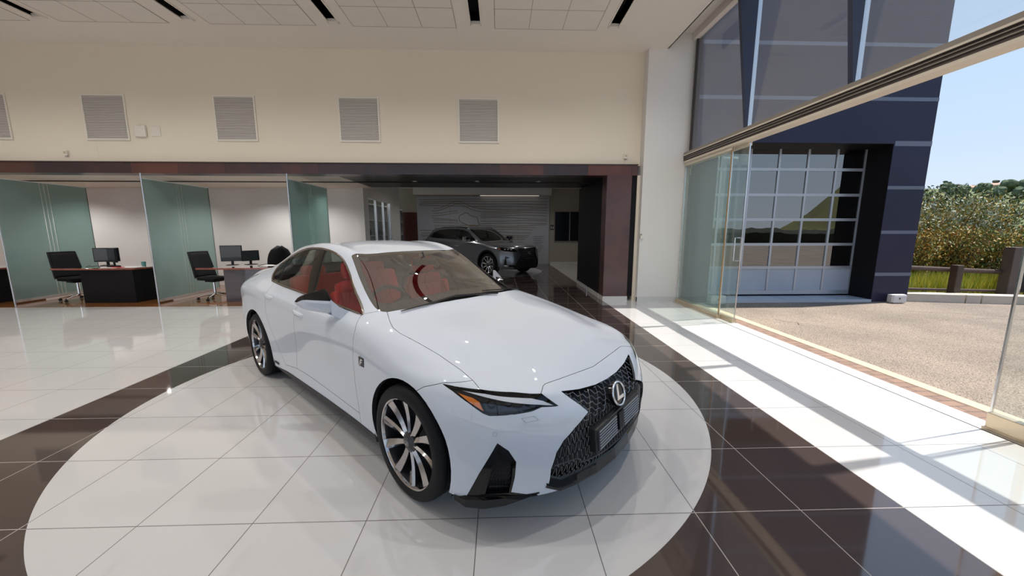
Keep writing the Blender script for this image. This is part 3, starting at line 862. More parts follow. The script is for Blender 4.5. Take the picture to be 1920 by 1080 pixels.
# ---------------------------------------------------------------- grey sport utility car in the rear gallery
SUV_T = [
 [(2.28,0,.93),(2.27,.25,.93),(2.22,.48,.925),(2.10,.66,.915),(1.95,.80,.905),(1.76,.885,.895)],
 [(2.00,0,1.0),(1.99,.25,1.0),(1.95,.48,1.0),(1.85,.66,.99),(1.68,.81,.985),(1.45,.91,.93)],
 [(1.50,0,1.06),(1.50,.25,1.06),(1.45,.5,1.06),(1.38,.68,1.045),(1.28,.82,1.03),(1.10,.915,.98)],
 [(1.10,0,1.11),(1.08,.27,1.11),(1.02,.5,1.11),(.93,.68,1.105),(.85,.80,1.08),(.80,.91,1.01)],
 [(.72,0,1.36),(.70,.26,1.355),(.64,.48,1.34),(.56,.64,1.30),(.50,.815,1.10),(.45,.905,1.03)],
 [(.28,0,1.585),(.27,.27,1.58),(.24,.5,1.565),(.16,.635,1.52),(.10,.82,1.12),(.06,.905,1.04)],
 [(-.30,0,1.685),(-.30,.27,1.68),(-.30,.5,1.665),(-.30,.65,1.61),(-.30,.825,1.13),(-.30,.905,1.05)],
 [(-.90,0,1.69),(-.90,.27,1.685),(-.90,.5,1.67),(-.90,.65,1.615),(-.85,.83,1.15),(-.85,.91,1.06)],
 [(-1.45,0,1.665),(-1.45,.27,1.66),(-1.44,.5,1.645),(-1.42,.645,1.585),(-1.40,.83,1.17),(-1.40,.92,1.07)],
 [(-1.95,0,1.60),(-1.95,.27,1.595),(-1.93,.5,1.575),(-1.88,.62,1.51),(-1.75,.81,1.19),(-1.70,.925,1.08)],
 [(-2.20,0,1.40),(-2.19,.27,1.40),(-2.16,.48,1.38),(-2.12,.62,1.34),(-2.05,.79,1.17),(-1.95,.92,1.06)],
 [(-2.36,0,1.18),(-2.35,.27,1.18),(-2.32,.5,1.17),(-2.27,.66,1.15),(-2.20,.78,1.10),(-2.10,.90,1.03)],
 [(-2.44,0,1.05),(-2.43,.27,1.05),(-2.40,.5,1.04),(-2.35,.66,1.03),(-2.28,.76,1.0),(-2.20,.86,.97)],
]
SUV_T = [[(x, y, z if z < 1.1 else 1.1 + (z - 1.1) * .84) for x, y, z in r] for r in SUV_T]
def _suv_side():
    rows = []
    fx = [(2.36,0),(2.345,.25),(2.29,.49),(2.17,.68),(1.99,.83),(1.77,.92)]
    for x, y in fx: rows.append([(x, y, .77), (x + .03, y * 1.01, .58), (x + .03, y * 1.01, .40), (x - .01, y, .24)])
    for x in (1.42, 1.06, .78, .44, .06, -.35, -.85, -1.10, -1.42, -1.75, -2.06):
        rows.append([(x, .935, .85), (x, .945, .62), (x, .935, .42), (x, .905, .25)])
    rx = [(-2.25,.88),(-2.36,.76),(-2.42,.66),(-2.46,.5),(-2.48,.27),(-2.49,0)]
    for x, y in rx: rows.append([(x, y, .86), (x - .02, y, .64), (x - .02, y, .45), (x + .06, y, .3)])
    return rows
mat('graphite_paint', (.20, .21, .235), .28, metal=.7, coat=1.0)
def build_suv():
    bm = limit_surface(SUV_T, _suv_side(), (), level=3)
    bvh = BVHTree.FromBMesh(bm)
    lay = bm.faces.layers.int.new('reg'); nl = bm.verts.layers.float_vector.new('n')
    bm.normal_update()
    for q in bm.verts: q[nl] = q.normal
    fs = lambda c, n, sd: abs(c.y) > .42 and n.y * sd > .08
    fsl = lambda c, n, sd: abs(c.y) > .6 and n.y * sd > .05
    mark(bm, lay, circle_poly(1.395, .37, .425, 32), 'side', -1, fsl)
    mark(bm, lay, circle_poly(-1.395, .37, .425, 32), 'side', -1, fsl)
    for cx in (1.395, -1.395): mark(bm, lay, circle_poly(cx, .37, .475, 32), 'side', 3, fsl)
    mark(bm, lay, [(-3, .33), (3, .33), (3, .1), (-3, .1)], 'side', 3, lambda c, n, sd: c.x < 1.9)
    mark(bm, lay, [(x, z if z < 1.1 else 1.1 + (z - 1.1) * .84) for x, z in ((.72, 1.09), (.45, 1.28), (.20, 1.46), (-.05, 1.54), (-.35, 1.575), (-.9, 1.58), (-1.4, 1.545), (-1.75, 1.44), (-1.95, 1.30), (-1.98, 1.24), (-1.4, 1.19), (-.3, 1.15))], 'side', 1, fs)
    mark(bm, lay, [(-.43, 1.7), (-.38, 1.1), (-.28, 1.1), (-.33, 1.7)], 'side', 4, fs, over=(1,))
    mark(bm, lay, [(.30, -.05), (.285, .27), (.25, .5), (.20, .60), (.56, .63), (.93, .67), (1.0, .6), (1.06, .3), (1.08, -.05)], 'top', 2, lambda c, n, sd: n.z > .12)
    fd = lambda c, n, sd: c.x > 1.4 and (n.x + sd * n.y) > .05
    mark(bm, lay, [(.64, .905), (.80, .93), (1.15, .885), (1.30, .80), (1.10, .80), (.86, .82)], 'diag', 9, fd)
    mark(bm, lay, [(-.05, .90), (.43, .90), (.36, .70), (.50, .50), (.60, .30), (.55, .24), (-.05, .24)], 'front', 8, lambda c, n, sd: c.x > 1.9 and n.x > .05)
    mark(bm, lay, [(.90, .66), (1.05, .62), (.93, .58), (.95, .40), (1.25, .36), (1.23, .33), (.85, .34)], 'diag', 10, fd)
    bm.verts.index_update()
    car = empty('sport_utility_car', (-.786, 14.44, 0), math.radians(-44.4), 'dark grey sport utility car on the white floor disc in front of the mural wall', 'car')
    car.scale = (1.05,) * 3
    W, G, PB = MATS['graphite_paint'], MATS['panel_gap_black'], MATS['piano_black']
    panel(bm, lay, nl, (0,), 'body_shell', [W, G], car)
    panel(bm, lay, nl, (3,), 'arch_cladding', [MATS['satin_black'], G], car)
    panel(bm, lay, nl, (2,), 'windscreen', [MATS['dark_car_glass']] * 2, car, depth=0)
    gm = recess(bm, lay, nl, (8,), 'grille', [G, PB], car, .03)
    m = MB()
    for k in range(9):
        z = .30 + k * .07; w = .40 + .18 * abs(z - .62)
        m.tube([p - Vector((.012, 0, 0)) for p in [bvh.ray_cast(Vector((4, w * t / 6, z)), Vector((-1, 0, 0)))[0] for t in range(-6, 7)] if p], .005, 5)
    m.build('grille_bars', MATS['wheel_dark'], gm)
    m = MB(); m.tube([(2.385, .05 * math.cos(2 * PI * k / 20), .74 + .05 * math.sin(2 * PI * k / 20)) for k in range(20)], .006, 6, closed=True)
    m.build('emblem', MATS['chrome'], gm)
    m = MB(); m.box(2.385, 2.40, -.25, .25, .47, .58, bev=.004); m.build('plate', MATS['plate_plastic'], car)
    for sd in (-1, 1):
        panel(bm, lay, nl, (1,), 'side_window', [MATS['dark_car_glass']] * 2, car, side=sd, depth=0)
        panel(bm, lay, nl, (4,), 'window_pillar', [PB, G], car, side=sd, depth=0)
        hl = panel(bm, lay, nl, (9,), 'headlamp', [PB, G], car, side=sd)
        m = MB()
        for (x, y, z) in ((2.03, .75, .865), (2.10, .68, .865), (2.16, .61, .855)):
            h = bvh.find_nearest(Vector((x, sd * y, z)))[0]; m.rbox(h.x - .03, h.x + .012, h.y - .03, h.y + .03, h.z - .018, h.z + .018, .008)
        m.build('projector', MATS['lamp_white'], hl)
        h = bvh.find_nearest(Vector((1.87, sd * .86, .885)))[0]
        m = MB(); m.rbox(h.x - .06, h.x + .05, h.y - .008, h.y + .008, h.z - .018, h.z + .016, .006); m.build('indicator', MATS['lamp_amber'], hl)
        panel(bm, lay, nl, (10,), 'corner_vent', [PB, PB], car, side=sd)
        h = bvh.find_nearest(Vector((2.15, sd * .76, .36)))[0]
        m = MB(); m.rbox(h.x - .10, h.x + .02, h.y - .08, h.y + .08, h.z - .02, h.z + .02, .012); m.build('fog_lamp', MATS['lamp_white'], car)
        m = MB(); st = len(m.v); m.rbox(.42, .64, .97, 1.16, 1.10, 1.26, .05); m.rbox(.50, .66, .86, 1.02, 1.08, 1.15, .02)
        m.v = [(x, sd * y, z) for x, y, z in m.v]; m.build('door_mirror', MATS['wheel_silver'], car, smooth=True, recalc=True)
        for wx in (1.395, -1.395):
            m = MB(); m.lathe([(.04, .60 * sd), (.44, .60 * sd), (.44, .89 * sd)], 24, 1, c=(wx, 0, .365), a0=-1.9, a1=1.9); m.build('wheel_liner', MATS['satin_black'], car)
            wh = empty('wheel', (wx, sd * .82, .365), 0 if sd > 0 else PI); wh.parent = car
            wheel_parts(wh, sd, R=.365, rimr=.272, nsp=10, mat_face='wheel_silver', logo=False)
        for a, b in ((-1.1, .3),):
            m = MB(); m.tube([(.05, sd * .60, 1.545), (-.3, sd * .60, 1.575), (-1.2, sd * .60, 1.57), (-1.75, sd * .57, 1.515)], .018, 6); m.build('roof_rail', PB, car)
        h1 = bvh.ray_cast(Vector((.35, sd * 2, .93)), Vector((0, -sd, 0)))[0]
        for x0 in (-.20, -1.15):
            m = MB(); m.rbox(x0, x0 + .2, h1.y - .02, h1.y + .02, .92, .95, .01); m.build('door_handle', MATS['chrome'], car)
    m = MB(); m.box(-2.2, 2.0, -.78, .78, .26, .34); m.box(-2.3, 1.0, -.8, .8, .34, 1.0); m.build('cabin_block', MATS['satin_black'], car)
    bm.free()
# ---------------------------------------------------------------- showroom shell
X0, Y0 = -2.5252, 1.833          # a corner of the tile grid
YW, ZC = 8.22, 5.11               # rear wall plane, ceiling height
def tile_floor_mat():
    m, nt, b = new_mat('polished_tiles')
    N, L = nt.nodes.new, nt.links.new
    geo = N('ShaderNodeNewGeometry'); sep = N('ShaderNodeSeparateXYZ'); L(geo.outputs['Position'], sep.inputs[0])
    def math_(op, a, b_=None, c=None):
        n = N('ShaderNodeMath'); n.operation = op
        for i, v in enumerate((a, b_, c)):
            if v is None: continue
            if isinstance(v, (int, float)): n.inputs[i].default_value = v
            else: L(v, n.inputs[i])
        return n.outputs[0]
    def edge(o, off):
        t = math_('DIVIDE', math_('SUBTRACT', o, off), .6)
        f = math_('FRACT', t)
        return math_('MULTIPLY', math_('MINIMUM', f, math_('SUBTRACT', 1.0, f)), .6), math_('FLOOR', t)
    ex, ix = edge(sep.outputs['X'], X0 + .6 * 40 - 24.0); ey, iy = edge(sep.outputs['Y'], Y0)
    d = math_('MINIMUM', ex, ey)
    grout = math_('LESS_THAN', d, .0024)
    # the brown road through the room with the round white inlay
    dk = math_('MULTIPLY', math_('GREATER_THAN', sep.outputs['X'], -3.725), math_('LESS_THAN', sep.outputs['X'], 2.275))
    def disc(cx, cy, r):
        dx = math_('SUBTRACT', sep.outputs['X'], cx); dy = math_('SUBTRACT', sep.outputs['Y'], cy)
        return math_('SQRT', math_('ADD', math_('MULTIPLY', dx, dx), math_('MULTIPLY', dy, dy)))
    r1 = disc(-.715, 3.635, 0); r2 = disc(-.70, 14.35, 0)
    out1 = math_('GREATER_THAN', r1, 2.525); out2 = math_('GREATER_THAN', r2, 2.3)
    dark = math_('MULTIPLY', dk, math_('MULTIPLY', out1, out2))
    ring = math_('LESS_THAN', math_('ABSOLUTE', math_('SUBTRACT', r1, 2.525)), .003)
    wn = N('ShaderNodeTexWhiteNoise'); wn.noise_dimensions = '2D'
    cb = N('ShaderNodeCombineXYZ'); L(ix, cb.inputs[0]); L(iy, cb.inputs[1]); L(cb.outputs[0], wn.inputs['Vector'])
    nz = N('ShaderNodeTexNoise'); nz.inputs['Scale'].default_value = 1.3; L(geo.outputs['Position'], nz.inputs['Vector'])
    var = math_('ADD', math_('MULTIPLY', wn.outputs['Value'], .03), math_('MULTIPLY', nz.outputs['Fac'], .05))
    def mix(f, a, b_):
        n = N('ShaderNodeMix'); n.data_type = 'RGBA'; L(f, n.inputs[0]) if not isinstance(f, (int, float)) else None
        for i, v in ((6, a), (7, b_)):
            if isinstance(v, tuple): n.inputs[i].default_value = (*v, 1)
            else: L(v, n.inputs[i])
        return n.outputs[2]
    wcol = mix(math_('MULTIPLY', var, 10), (.66, .64, .63), (.72, .70, .69))
    dcol = mix(math_('MULTIPLY', var, 10), (.066, .047, .041), (.080, .058, .050))
    base = mix(dark, wcol, dcol)
    gcol = mix(dark, (.10, .085, .08), (.42, .37, .33))
    g = math_('MAXIMUM', grout, math_('MULTIPLY', ring, 0.0))
    col = mix(g, base, gcol)
    L(col, b.inputs['Base Color'])
    rg = N('ShaderNodeMix'); rg.data_type = 'FLOAT'; rg.inputs[2].default_value = .045; rg.inputs[3].default_value = .7
    L(g, rg.inputs[0]); L(rg.outputs[0], b.inputs['Roughness'])
    b.inputs['IOR'].default_value = 1.95
    return m
def wood_mat(name, c1, c2, rough=.25, sx=(1, 1, 12), coat=0.3, scale=2.0):
    m, nt, b = new_mat(name); N, L = nt.nodes.new, nt.links.new
    tc = N('ShaderNodeTexCoord'); mp = N('ShaderNodeMapping'); mp.inputs['Scale'].default_value = sx
    n = N('ShaderNodeTexNoise'); n.inputs['Scale'].default_value = scale; n.inputs['Detail'].default_value = 8
    L(tc.outputs['Object'], mp.inputs[0]); L(mp.outputs[0], n.inputs['Vector'])
    r = N('ShaderNodeValToRGB'); r.color_ramp.elements[0].position = .35; r.color_ramp.elements[1].position = .68
    r.color_ramp.elements[0].color = (*c1, 1); r.color_ramp.elements[1].color = (*c2, 1)
    L(n.outputs['Fac'], r.inputs[0]); L(r.outputs[0], b.inputs['Base Color'])
    b.inputs['Roughness'].default_value = rough; b.inputs['Coat Weight'].default_value = coat
    return m
def copper_panel_mat(name, axis, width, dark=1.0):
    """stained veneer in separate boards: each board a hue of its own between plum and red brown"""
    m, nt, b = new_mat(name); N, L = nt.nodes.new, nt.links.new
    g = N('ShaderNodeNewGeometry'); sp = N('ShaderNodeSeparateXYZ'); L(g.outputs['Position'], sp.inputs[0])
    d = N('ShaderNodeMath'); d.operation = 'DIVIDE'; d.inputs[1].default_value = width; L(sp.outputs[axis], d.inputs[0])
    f = N('ShaderNodeMath'); f.operation = 'FLOOR'; L(d.outputs[0], f.inputs[0])
    w = N('ShaderNodeTexWhiteNoise'); w.noise_dimensions = '1D'; L(f.outputs[0], w.inputs['W'])
    n = N('ShaderNodeTexNoise'); n.inputs['Scale'].default_value = 2.2; n.inputs['Detail'].default_value = 7; L(g.outputs['Position'], n.inputs['Vector'])
    a = N('ShaderNodeMath'); a.operation = 'MULTIPLY_ADD'; a.inputs[1].default_value = .55; L(w.outputs['Value'], a.inputs[0]); 
    s = N('ShaderNodeMath'); s.operation = 'MULTIPLY'; s.inputs[1].default_value = .5; L(n.outputs['Fac'], s.inputs[0]); L(s.outputs[0], a.inputs[2])
    r = N('ShaderNodeValToRGB'); e = r.color_ramp.elements
    e[0].position = .2; e[0].color = (.020 * dark, .017 * dark, .026 * dark, 1); e[1].position = .8; e[1].color = (.115 * dark, .040 * dark, .030 * dark, 1)
    k = e.new(.5); k.color = (.048 * dark, .024 * dark, .026 * dark, 1)
    L(a.outputs[0], r.inputs[0])
    fr = N('ShaderNodeMath'); fr.operation = 'FRACT'; L(d.outputs[0], fr.inputs[0])
    lt = N('ShaderNodeMath'); lt.operation = 'LESS_THAN'; lt.inputs[1].default_value = .006; L(fr.outputs[0], lt.inputs[0])
    mx = N('ShaderNodeMix'); mx.data_type = 'RGBA'; mx.inputs[7].default_value = (.006, .004, .004, 1); L(lt.outputs[0], mx.inputs[0]); L(r.outputs[0], mx.inputs[6])
    L(mx.outputs[2], b.inputs['Base Color']); b.inputs['Roughness'].default_value = .3; b.inputs['Coat Weight'].default_value = .3; b.inputs['Coat Roughness'].default_value = .15
    return m
tile_floor_mat()
copper_panel_mat('veneer_boards', 'X', .93); copper_panel_mat('veneer_column', 'Z', 9.0, 1.25)
mat('cream_wall', (.73, .655, .54), .85, noise=.03, nscale=.6)
mat('white_wall', (.72, .69, .66), .8, noise=.02, nscale=.8)
mat('ceiling_white', (.76, .70, .635), .9, noise=.02, nscale=.7)
mat('ceiling_tile', (.73, .68, .62), .9, noise=.05, nscale=4)
mat('tile_seam', (.30, .27, .24), .9)
mat('office_wall', (.70, .69, .685), .8, noise=.03, nscale=.7)
mat('slot_black', (.008, .008, .008), .8)
mat('dark_soffit', (.012, .010, .008), .35, noise=.1, spec=.2)
mat('dark_timber', (.009, .008, .010), .45, noise=.2, spec=.15)
mat('skirting_tile', (.62, .60, .58), .12)
mat('steel', (.62, .63, .65), .18, metal=1)
mat('brass_rail', (.62, .52, .38), .3, metal=.6)
mat('taupe_metal', (.30, .265, .23), .35, metal=.4)
mat('cream_metal', (.66, .58, .47), .4)
mat('groove_dark', (.05, .035, .03), .5)
mat('navy_steel', (.018, .026, .060), .4)
mat('gold_seal', (.42, .22, .06), .4)
mat('lamp_glow', (.9, .9, .9), .4, emis=(1, .95, .86), estr=9)
mat('vent_metal', (.68, .63, .59), .5)
mat('vent_gap', (.36, .32, .29), .8)
mat('plastic_white', (.72, .67, .59), .5)
mat('sensor_beige', (.48, .42, .27), .5)
wood_mat('parquet', (.17, .060, .014), (.34, .135, .036), .18, (1, 9, 1), .5)
wood_mat('maroon_door', (.060, .008, .006), (.085, .013, .010), .35, (6, 6, .8))
mat('gallery_wall', (.40, .36, .30), .85)
glass_mat('clear_glass', (.955, .975, .965), ior=1.4)
glass_mat('reflection_haze_glass', (.925, .97, .955), ior=1.5, haze=.05, haze_col=(.40, .55, .52))  # greenish haze share stands in for reflections on the stacked leaves
glass_mat('dusty_glass', (.96, .97, .98), ior=1.4, haze=.075, haze_col=(.66, .68, .70))
glass_mat('frosted_glass', (.42, .60, .57), rough=.08, ior=1.45, haze=.66, haze_col=(.46, .58, .56))

def S(name, mb, m, **k): return tag(mb.build(name, m, **k), kind='structure')
XL, YN, YG = -14.5, -5.0, 17.2
# floor and parquet
m = MB(); m.box(XL, 3.79, YN, 8.1, -.12, 0); m.box(-3.75, 4.2, 8.1, YG, -.12, 0); S('floor', m, MATS['polished_tiles'])
m = MB(); m.box(XL, -3.75, 7.75, 10.86, -.12, .004); S('floor_office', m, MATS['parquet'])
# rear wall with bulkhead
m = MB(); m.box(XL, 3.0, YW, YW + .22, 2.90, 5.45); S('wall_back', m, MATS['cream_wall'])
m = MB(); m.box(XL, 2.92, 8.12, 8.46, 2.685, 2.90); S('trim_1', m, MATS['veneer_boards'])
m = MB(); m.box(XL, 2.93, 8.10, 8.22, 2.898, 2.912); S('trim_2', m, MATS['groove_dark'])
# white pillar with set-back cheek, skirting
m = MB(); m.box(2.99, 3.97, 8.0, 9.4, 0, 5.45); S('pillar_right', m, MATS['white_wall'])
m = MB(); m.box(2.93, 3.0, 8.14, 9.4, 0, 2.69); S('pillar_cheek', m, MATS['cream_wall'])
m = MB(); m.box(2.975, 3.985, 7.985, 8.0, 0, .10); m.box(2.975, 2.99, 7.985, 8.14, 0, .10); S('baseboard_right', m, MATS['skirting_tile'])
# timber column and the dark wall behind it
m = MB(); m.box(2.27, 2.80, 8.10, 8.45, .10, 2.69); S('column_timber', m, MATS['veneer_column'])
m = MB(); m.box(2.27, 2.93, 8.45, 10.9, .10, 2.69); m.box(2.80, 2.93, 8.16, 8.45, .10, 2.69); S('wall_dark', m, MATS['dark_timber'])
m = MB(); m.box(2.262, 2.81, 8.09, 8.45, 0, .10); m.box(2.255, 2.93, 8.45, 10.91, 0, .10); S('baseboard_dark', m, MATS['skirting_tile'])
# ceiling with five long slots
slots = [(-7.76, .19), (-5.31, .19), (-2.86, .19), (-.40, .19), (2.04, .19)]
slots = [(-10.25, .2)] + slots; YS0, YS1 = .9, 7.26
m = MB(); xs = XL
for cx, w in slots:
    m.box(xs, cx - w / 2, YS0, YS1, ZC, ZC + .3); xs = cx + w / 2
m.box(xs, 3.38, YS0, YS1, ZC, ZC + .3); m.box(XL, 3.38, YS1, YW, ZC, ZC + .3); m.box(XL, 3.38, YN, YS0, ZC, ZC + .3)
m.box(3.36, 3.38, YN, YW, ZC, ZC + .3); S('ceiling', m, MATS['ceiling_white'])
m = MB(); m.box(XL, 3.95, YN, 9.4, 5.41, 5.6); m.box(3.84, 3.95, YN, 8.0, 5.26, 5.42); S('roof', m, MATS['ceiling_white'])
names = ['leftmost, cut by the picture edge', 'second from the left', 'third from the left', 'fourth from the left, above the vent nearest the pillar', 'rightmost, by the glazing']
for k, (cx, w) in enumerate(slots):
    o = empty('slot_diffuser', (cx, (YS0 + YS1) / 2, ZC + .01)); 
    lab = 'long black ceiling slot, ' + (['far left, outside the picture'] + names)[k]
    tag(o, lab, 'ceiling slot', 'ceiling slots')
    h = (YS1 - YS0) / 2; w2 = w / 2
    m = MB()
    m.add([(-w2, -h, .22), (w2, -h, .22), (w2, h, .22), (-w2, h, .22)], [(0, 1, 2, 3)])
    m.add([(s_ * w2, y, z) for s_ in (-1, 1) for y in (-h, h) for z in (.004, .22)], [(0, 1, 3, 2), (4, 6, 7, 5)])
    m.add([(x, s_ * h, z) for s_ in (-1, 1) for x in (-w2, w2) for z in (.03, .22)], [(0, 2, 3, 1), (4, 5, 7, 6)])
    m.build('slot_box', MATS['slot_black'], o)
    m = MB()
    for s_ in (-1, 1): m.box(s_ * w2 - .012, s_ * w2 + .012, -h, h, -.012, .004)
    m.box(-w2, w2, h - .06, h + .01, -.012, .04); m.build('slot_rim', MATS['ceiling_white'], o)
    for y in (2.3 - (YS0 + YS1) / 2, 5.6 - (YS0 + YS1) / 2):
        m = MB(); m.lathe([(.0, .06), (.055, .06)], 20, 2, c=(0, y, 0)); m.build('downlight', MATS['lamp_glow'], o)
    o.location.z = ZC
pan = [(-9.96, -8.05), (-7.55, -5.73), (-5.03, -3.21), (-2.56, -.75), (-.065, 1.755)]
plab = ['far left beyond the first black slot', 'between the first and second black slots', 'between the second and third black slots', 'between the third and fourth black slots', 'between the fourth slot and the last slot by the glazing']
for k, (a, b) in enumerate(pan):
    o = empty('ceiling_panel', ((a + b) / 2, 0, ZC)); tag(o, 'flush panel of square ceiling tiles ' + plab[k], 'ceiling panel', 'tiled ceiling panels')
    hw = (b - a) / 2; y1 = 7.35; y0 = y1 - .606 * 10
    m = MB(); m.box(-hw, hw, y0, y1, -.006, 0); m.build('tile_field', MATS['ceiling_tile'], o)
    m = MB()
    for i in range(4):
        x = -hw + i * 2 * hw / 3; m.box(x - .004, x + .004, y0, y1, -.0075, -.0055)
    for j in range(11):
        y = y1 - j * .606; m.box(-hw, hw, y - .004, y + .004, -.0075, -.0055)
    m.build('tile_seams', MATS['tile_seam'], o)
# side walls outside the frame, glass front behind the camera
m = MB(); m.box(XL - .2, XL, YN, 10.86, 0, 5.45); S('wall_left', m, MATS['cream_wall'])
m = MB(); m.box(XL, 4.0, YN - .2, YN, 4.4, 5.45); 
for x in (-14.4, -11.0, -7.5, -4.0, -.5, 3.0): m.box(x - .06, x + .06, YN - .2, YN, 0, 4.4)
m.box(XL, 4.0, YN - .2, YN, 0, .12); S('wall_front', m, MATS['taupe_metal'])

# side glazing: high panes on slender mullions with tapered navy fins inside
ym = [7.92, 6.1, 4.3, 2.5, .7, -1.1, -2.9, YN]
for k in range(len(ym) - 1):
    y1, y0 = ym[k], ym[k + 1]
    o = empty('window_%d' % (k + 1)); tag(o, kind='structure')
    m = MB(); m.box(3.915, 3.925, y0 + .02, y1 - .02, 3.11, 5.25); m.build('pane', MATS['dusty_glass'], o)
    m = MB(); m.box(3.89, 3.95, y0 - .022, y0 + .022, 3.10, 5.26); 
    m.build('mullion', MATS['steel'], o)
    if k == 0:
        m = MB(); m.box(3.90, 3.94, y1 - .02, y1 + .02, 3.10, 5.26); m.build('edge_seal', MATS['groove_dark'], o)
    f = MB(); f.prism([(3.885, 3.10), (3.885, 5.26), (3.56, 5.26), (3.865, 3.10)], 1, y0 - .03, y0 + .03)
    if k < 6: fo = f.build('glazing_fin', MATS['navy_steel'], o)
# sliding door track and its rails
tr = empty('sliding_door_track', (3.9, 1.5, 2.9)); tag(tr, 'long taupe sliding door track beam running above the open glass doors', 'door track')
def trk(name, boxes, mt):
    m = MB()
    for b in boxes: m.box(*b)
    o = m.build(name, mt); o.parent = tr; o.location = (-3.9, -1.5, -2.9); return o
trk('beam', [(3.82, 3.98, YN, 8.36, 3.065, 3.125)], MATS['taupe_metal'])
trk('beam_edge', [(3.805, 3.82, YN, 8.36, 3.055, 3.072)], MATS['cream_metal'])
trk('guide_rail', [(3.83, 3.97, YN, 8.0, 2.945, 3.066)], MATS['groove_dark'])
trk('guide_lip', [(3.818, 3.83, YN, 8.0, 3.022, 3.030), (3.818, 3.83, YN, 8.0, 2.985, 2.994)], MATS['taupe_metal'])
trk('lower_face', [(3.82, 3.98, YN, 8.0, 2.918, 2.95)], MATS['cream_metal'])
trk('end_cap', [(3.80, 4.0, 8.34, 8.40, 2.94, 3.14)], MATS['taupe_metal'])
m = MB(); m.box(3.88, 3.92, 4.86, 4.90, 2.955, 3.14); m.tube([(3.90, 4.75, 3.14), (3.90, 5.0, 3.145)], .008, 6); m.build('bracket', MATS['groove_dark'], tr).location = (-3.9, -1.5, -2.9)

def glass_door(name, x, y0, y1, label, group, frame_low=.075, seal=None, handle=None, gmat='reflection_haze_glass', rail='brass_rail'):
    o = empty(name, (x, (y0 + y1) / 2, 0)); tag(o, label, 'glass door', group)
    yc = (y0 + y1) / 2
    m = MB(); m.box(-.006, .006, y0 - yc, y1 - yc, .06, 2.93); m.build('pane', MATS[gmat], o)
    m = MB(); m.box(-.035, .035, y0 - yc, y1 - yc, .004, frame_low, bev=.006); m.box(-.045, .045, y0 - yc - .01, y1 - yc + .01, .0, .02); m.build('bottom_rail', MATS[rail], o)
    m = MB(); m.box(-.03, .03, y0 - yc, y1 - yc, 2.86, 2.925); m.build('top_rail', MATS['cream_metal'], o)
    m = MB(); m.box(-.009, .009, y0 - yc - .006, y0 - yc + .006, .06, 2.9); m.box(-.009, .009, y1 - yc - .006, y1 - yc + .006, .06, 2.9); m.build('edge_strip', MATS['steel'], o)
    if seal is not None:
        m = MB(); m.box(-.012, .012, seal - yc - .012, seal - yc + .012, .06, 2.88); m.build('gold_seal_strip', MATS['gold_seal'], o)
    if handle is not None and x > 3.9 and y0 > 5:
        m = MB(); m.tube([(-.05, .55, .09), (-.06, .50, .07), (-.075, .44, .03), (-.08, .38, .012)], .012, 6, flat=(1, .4)); m.tube([(-.04, .80, 2.84), (-.06, .80, 2.74), (-.05, .80, 2.66)], .010, 6, flat=(1, .4))
        m.build('loose_seal', MATS['plastic_white'], o)
    if handle is not None:
        m = MB()
        for s_ in (-1, 1):
            m.tube([(0, handle - yc, 1.42), (s_ * .06, handle - yc, 1.42), (s_ * .06, handle - yc, 1.04), (0, handle - yc, 1.04)], .010, 8)
        m.build('pull_handle', MATS['steel'], o)
    return o
glass_door('sliding_glass_door', 3.945, 6.05, 7.93, 'outer leaf of the stacked sliding glass doors by the white pillar, with steel pull handle', 'stacked sliding doors at the pillar', handle=6.13)
glass_door('sliding_glass_door', 3.875, 6.38, 7.96, 'inner leaf of the stacked sliding glass doors by the white pillar, edged with a gold strip', 'stacked sliding doors at the pillar', seal=6.39)
glass_door('sliding_glass_door', 3.85, .75, 2.64, 'room-side leaf of the sliding glass doors at the right picture edge', 'sliding doors at the right', frame_low=.14, gmat='clear_glass')
glass_door('sliding_glass_door', 3.95, .62, 2.50, 'outer leaf of the sliding glass doors at the right picture edge, with a gold strip', 'sliding doors at the right', seal=2.47, frame_low=.12, gmat='clear_glass')
glass_door('sliding_glass_door', 3.90, -1.2, .58, 'next leaf of the sliding glass doors, beside the camera', 'sliding doors at the right', frame_low=.12, gmat='clear_glass')
glass_door('sliding_glass_door', 3.90, YN + .05, -1.25, 'last leaf of the sliding glass doors, behind the camera', 'sliding doors at the right', frame_low=.12, gmat='clear_glass')

# grilles, boxes and sensors on the cream wall
def vent(x0, x1, z0, z1, lab):
    o = empty('wall_vent', ((x0 + x1) / 2, YW, (z0 + z1) / 2)); tag(o, lab, 'vent', 'square air vents on the cream wall')
    hw, hz = (x1 - x0) / 2, (z1 - z0) / 2
    m = MB()
    for b in ((-hw - .03, -hw, -hz - .03, hz + .03), (hw, hw + .03, -hz - .03, hz + .03), (-hw, hw, hz, hz + .03), (-hw, hw, -hz - .03, -hz)): m.box(b[0], b[1], -.022, 0, b[2], b[3])
    m.build('vent_frame', MATS['plastic_white'], o)
    m = MB(); m.box(-hw, hw, -.004, 0, -hz, hz); m.build('vent_back', MATS['vent_gap'], o)
    m = MB(); n = 26
    for k in range(n):
        z = -hz + (k + .5) * 2 * hz / n; t = hz / n
        m.add([(-hw, -.018, z - t * .62), (hw, -.018, z - t * .62), (hw, -.005, z + t * .5), (-hw, -.005, z + t * .5), (-hw, -.016, z - t * .75), (hw, -.016, z - t * .75)], [(0, 1, 2, 3), (0, 4, 5, 1)])
    tag(m.build('vent_slats', MATS['vent_metal'], o), kind=None)
sc = YW / 7.75
vz = (1.548 + (3.262 - 1.548) * sc, 1.548 + (4.03 - 1.548) * sc)
vent(-9.95 * sc, -9.19 * sc, *vz, 'square slatted air vent cut by the left picture edge')
vent(-7.79 * sc, -7.05 * sc, *vz, 'square slatted air vent left of the white alarm box')
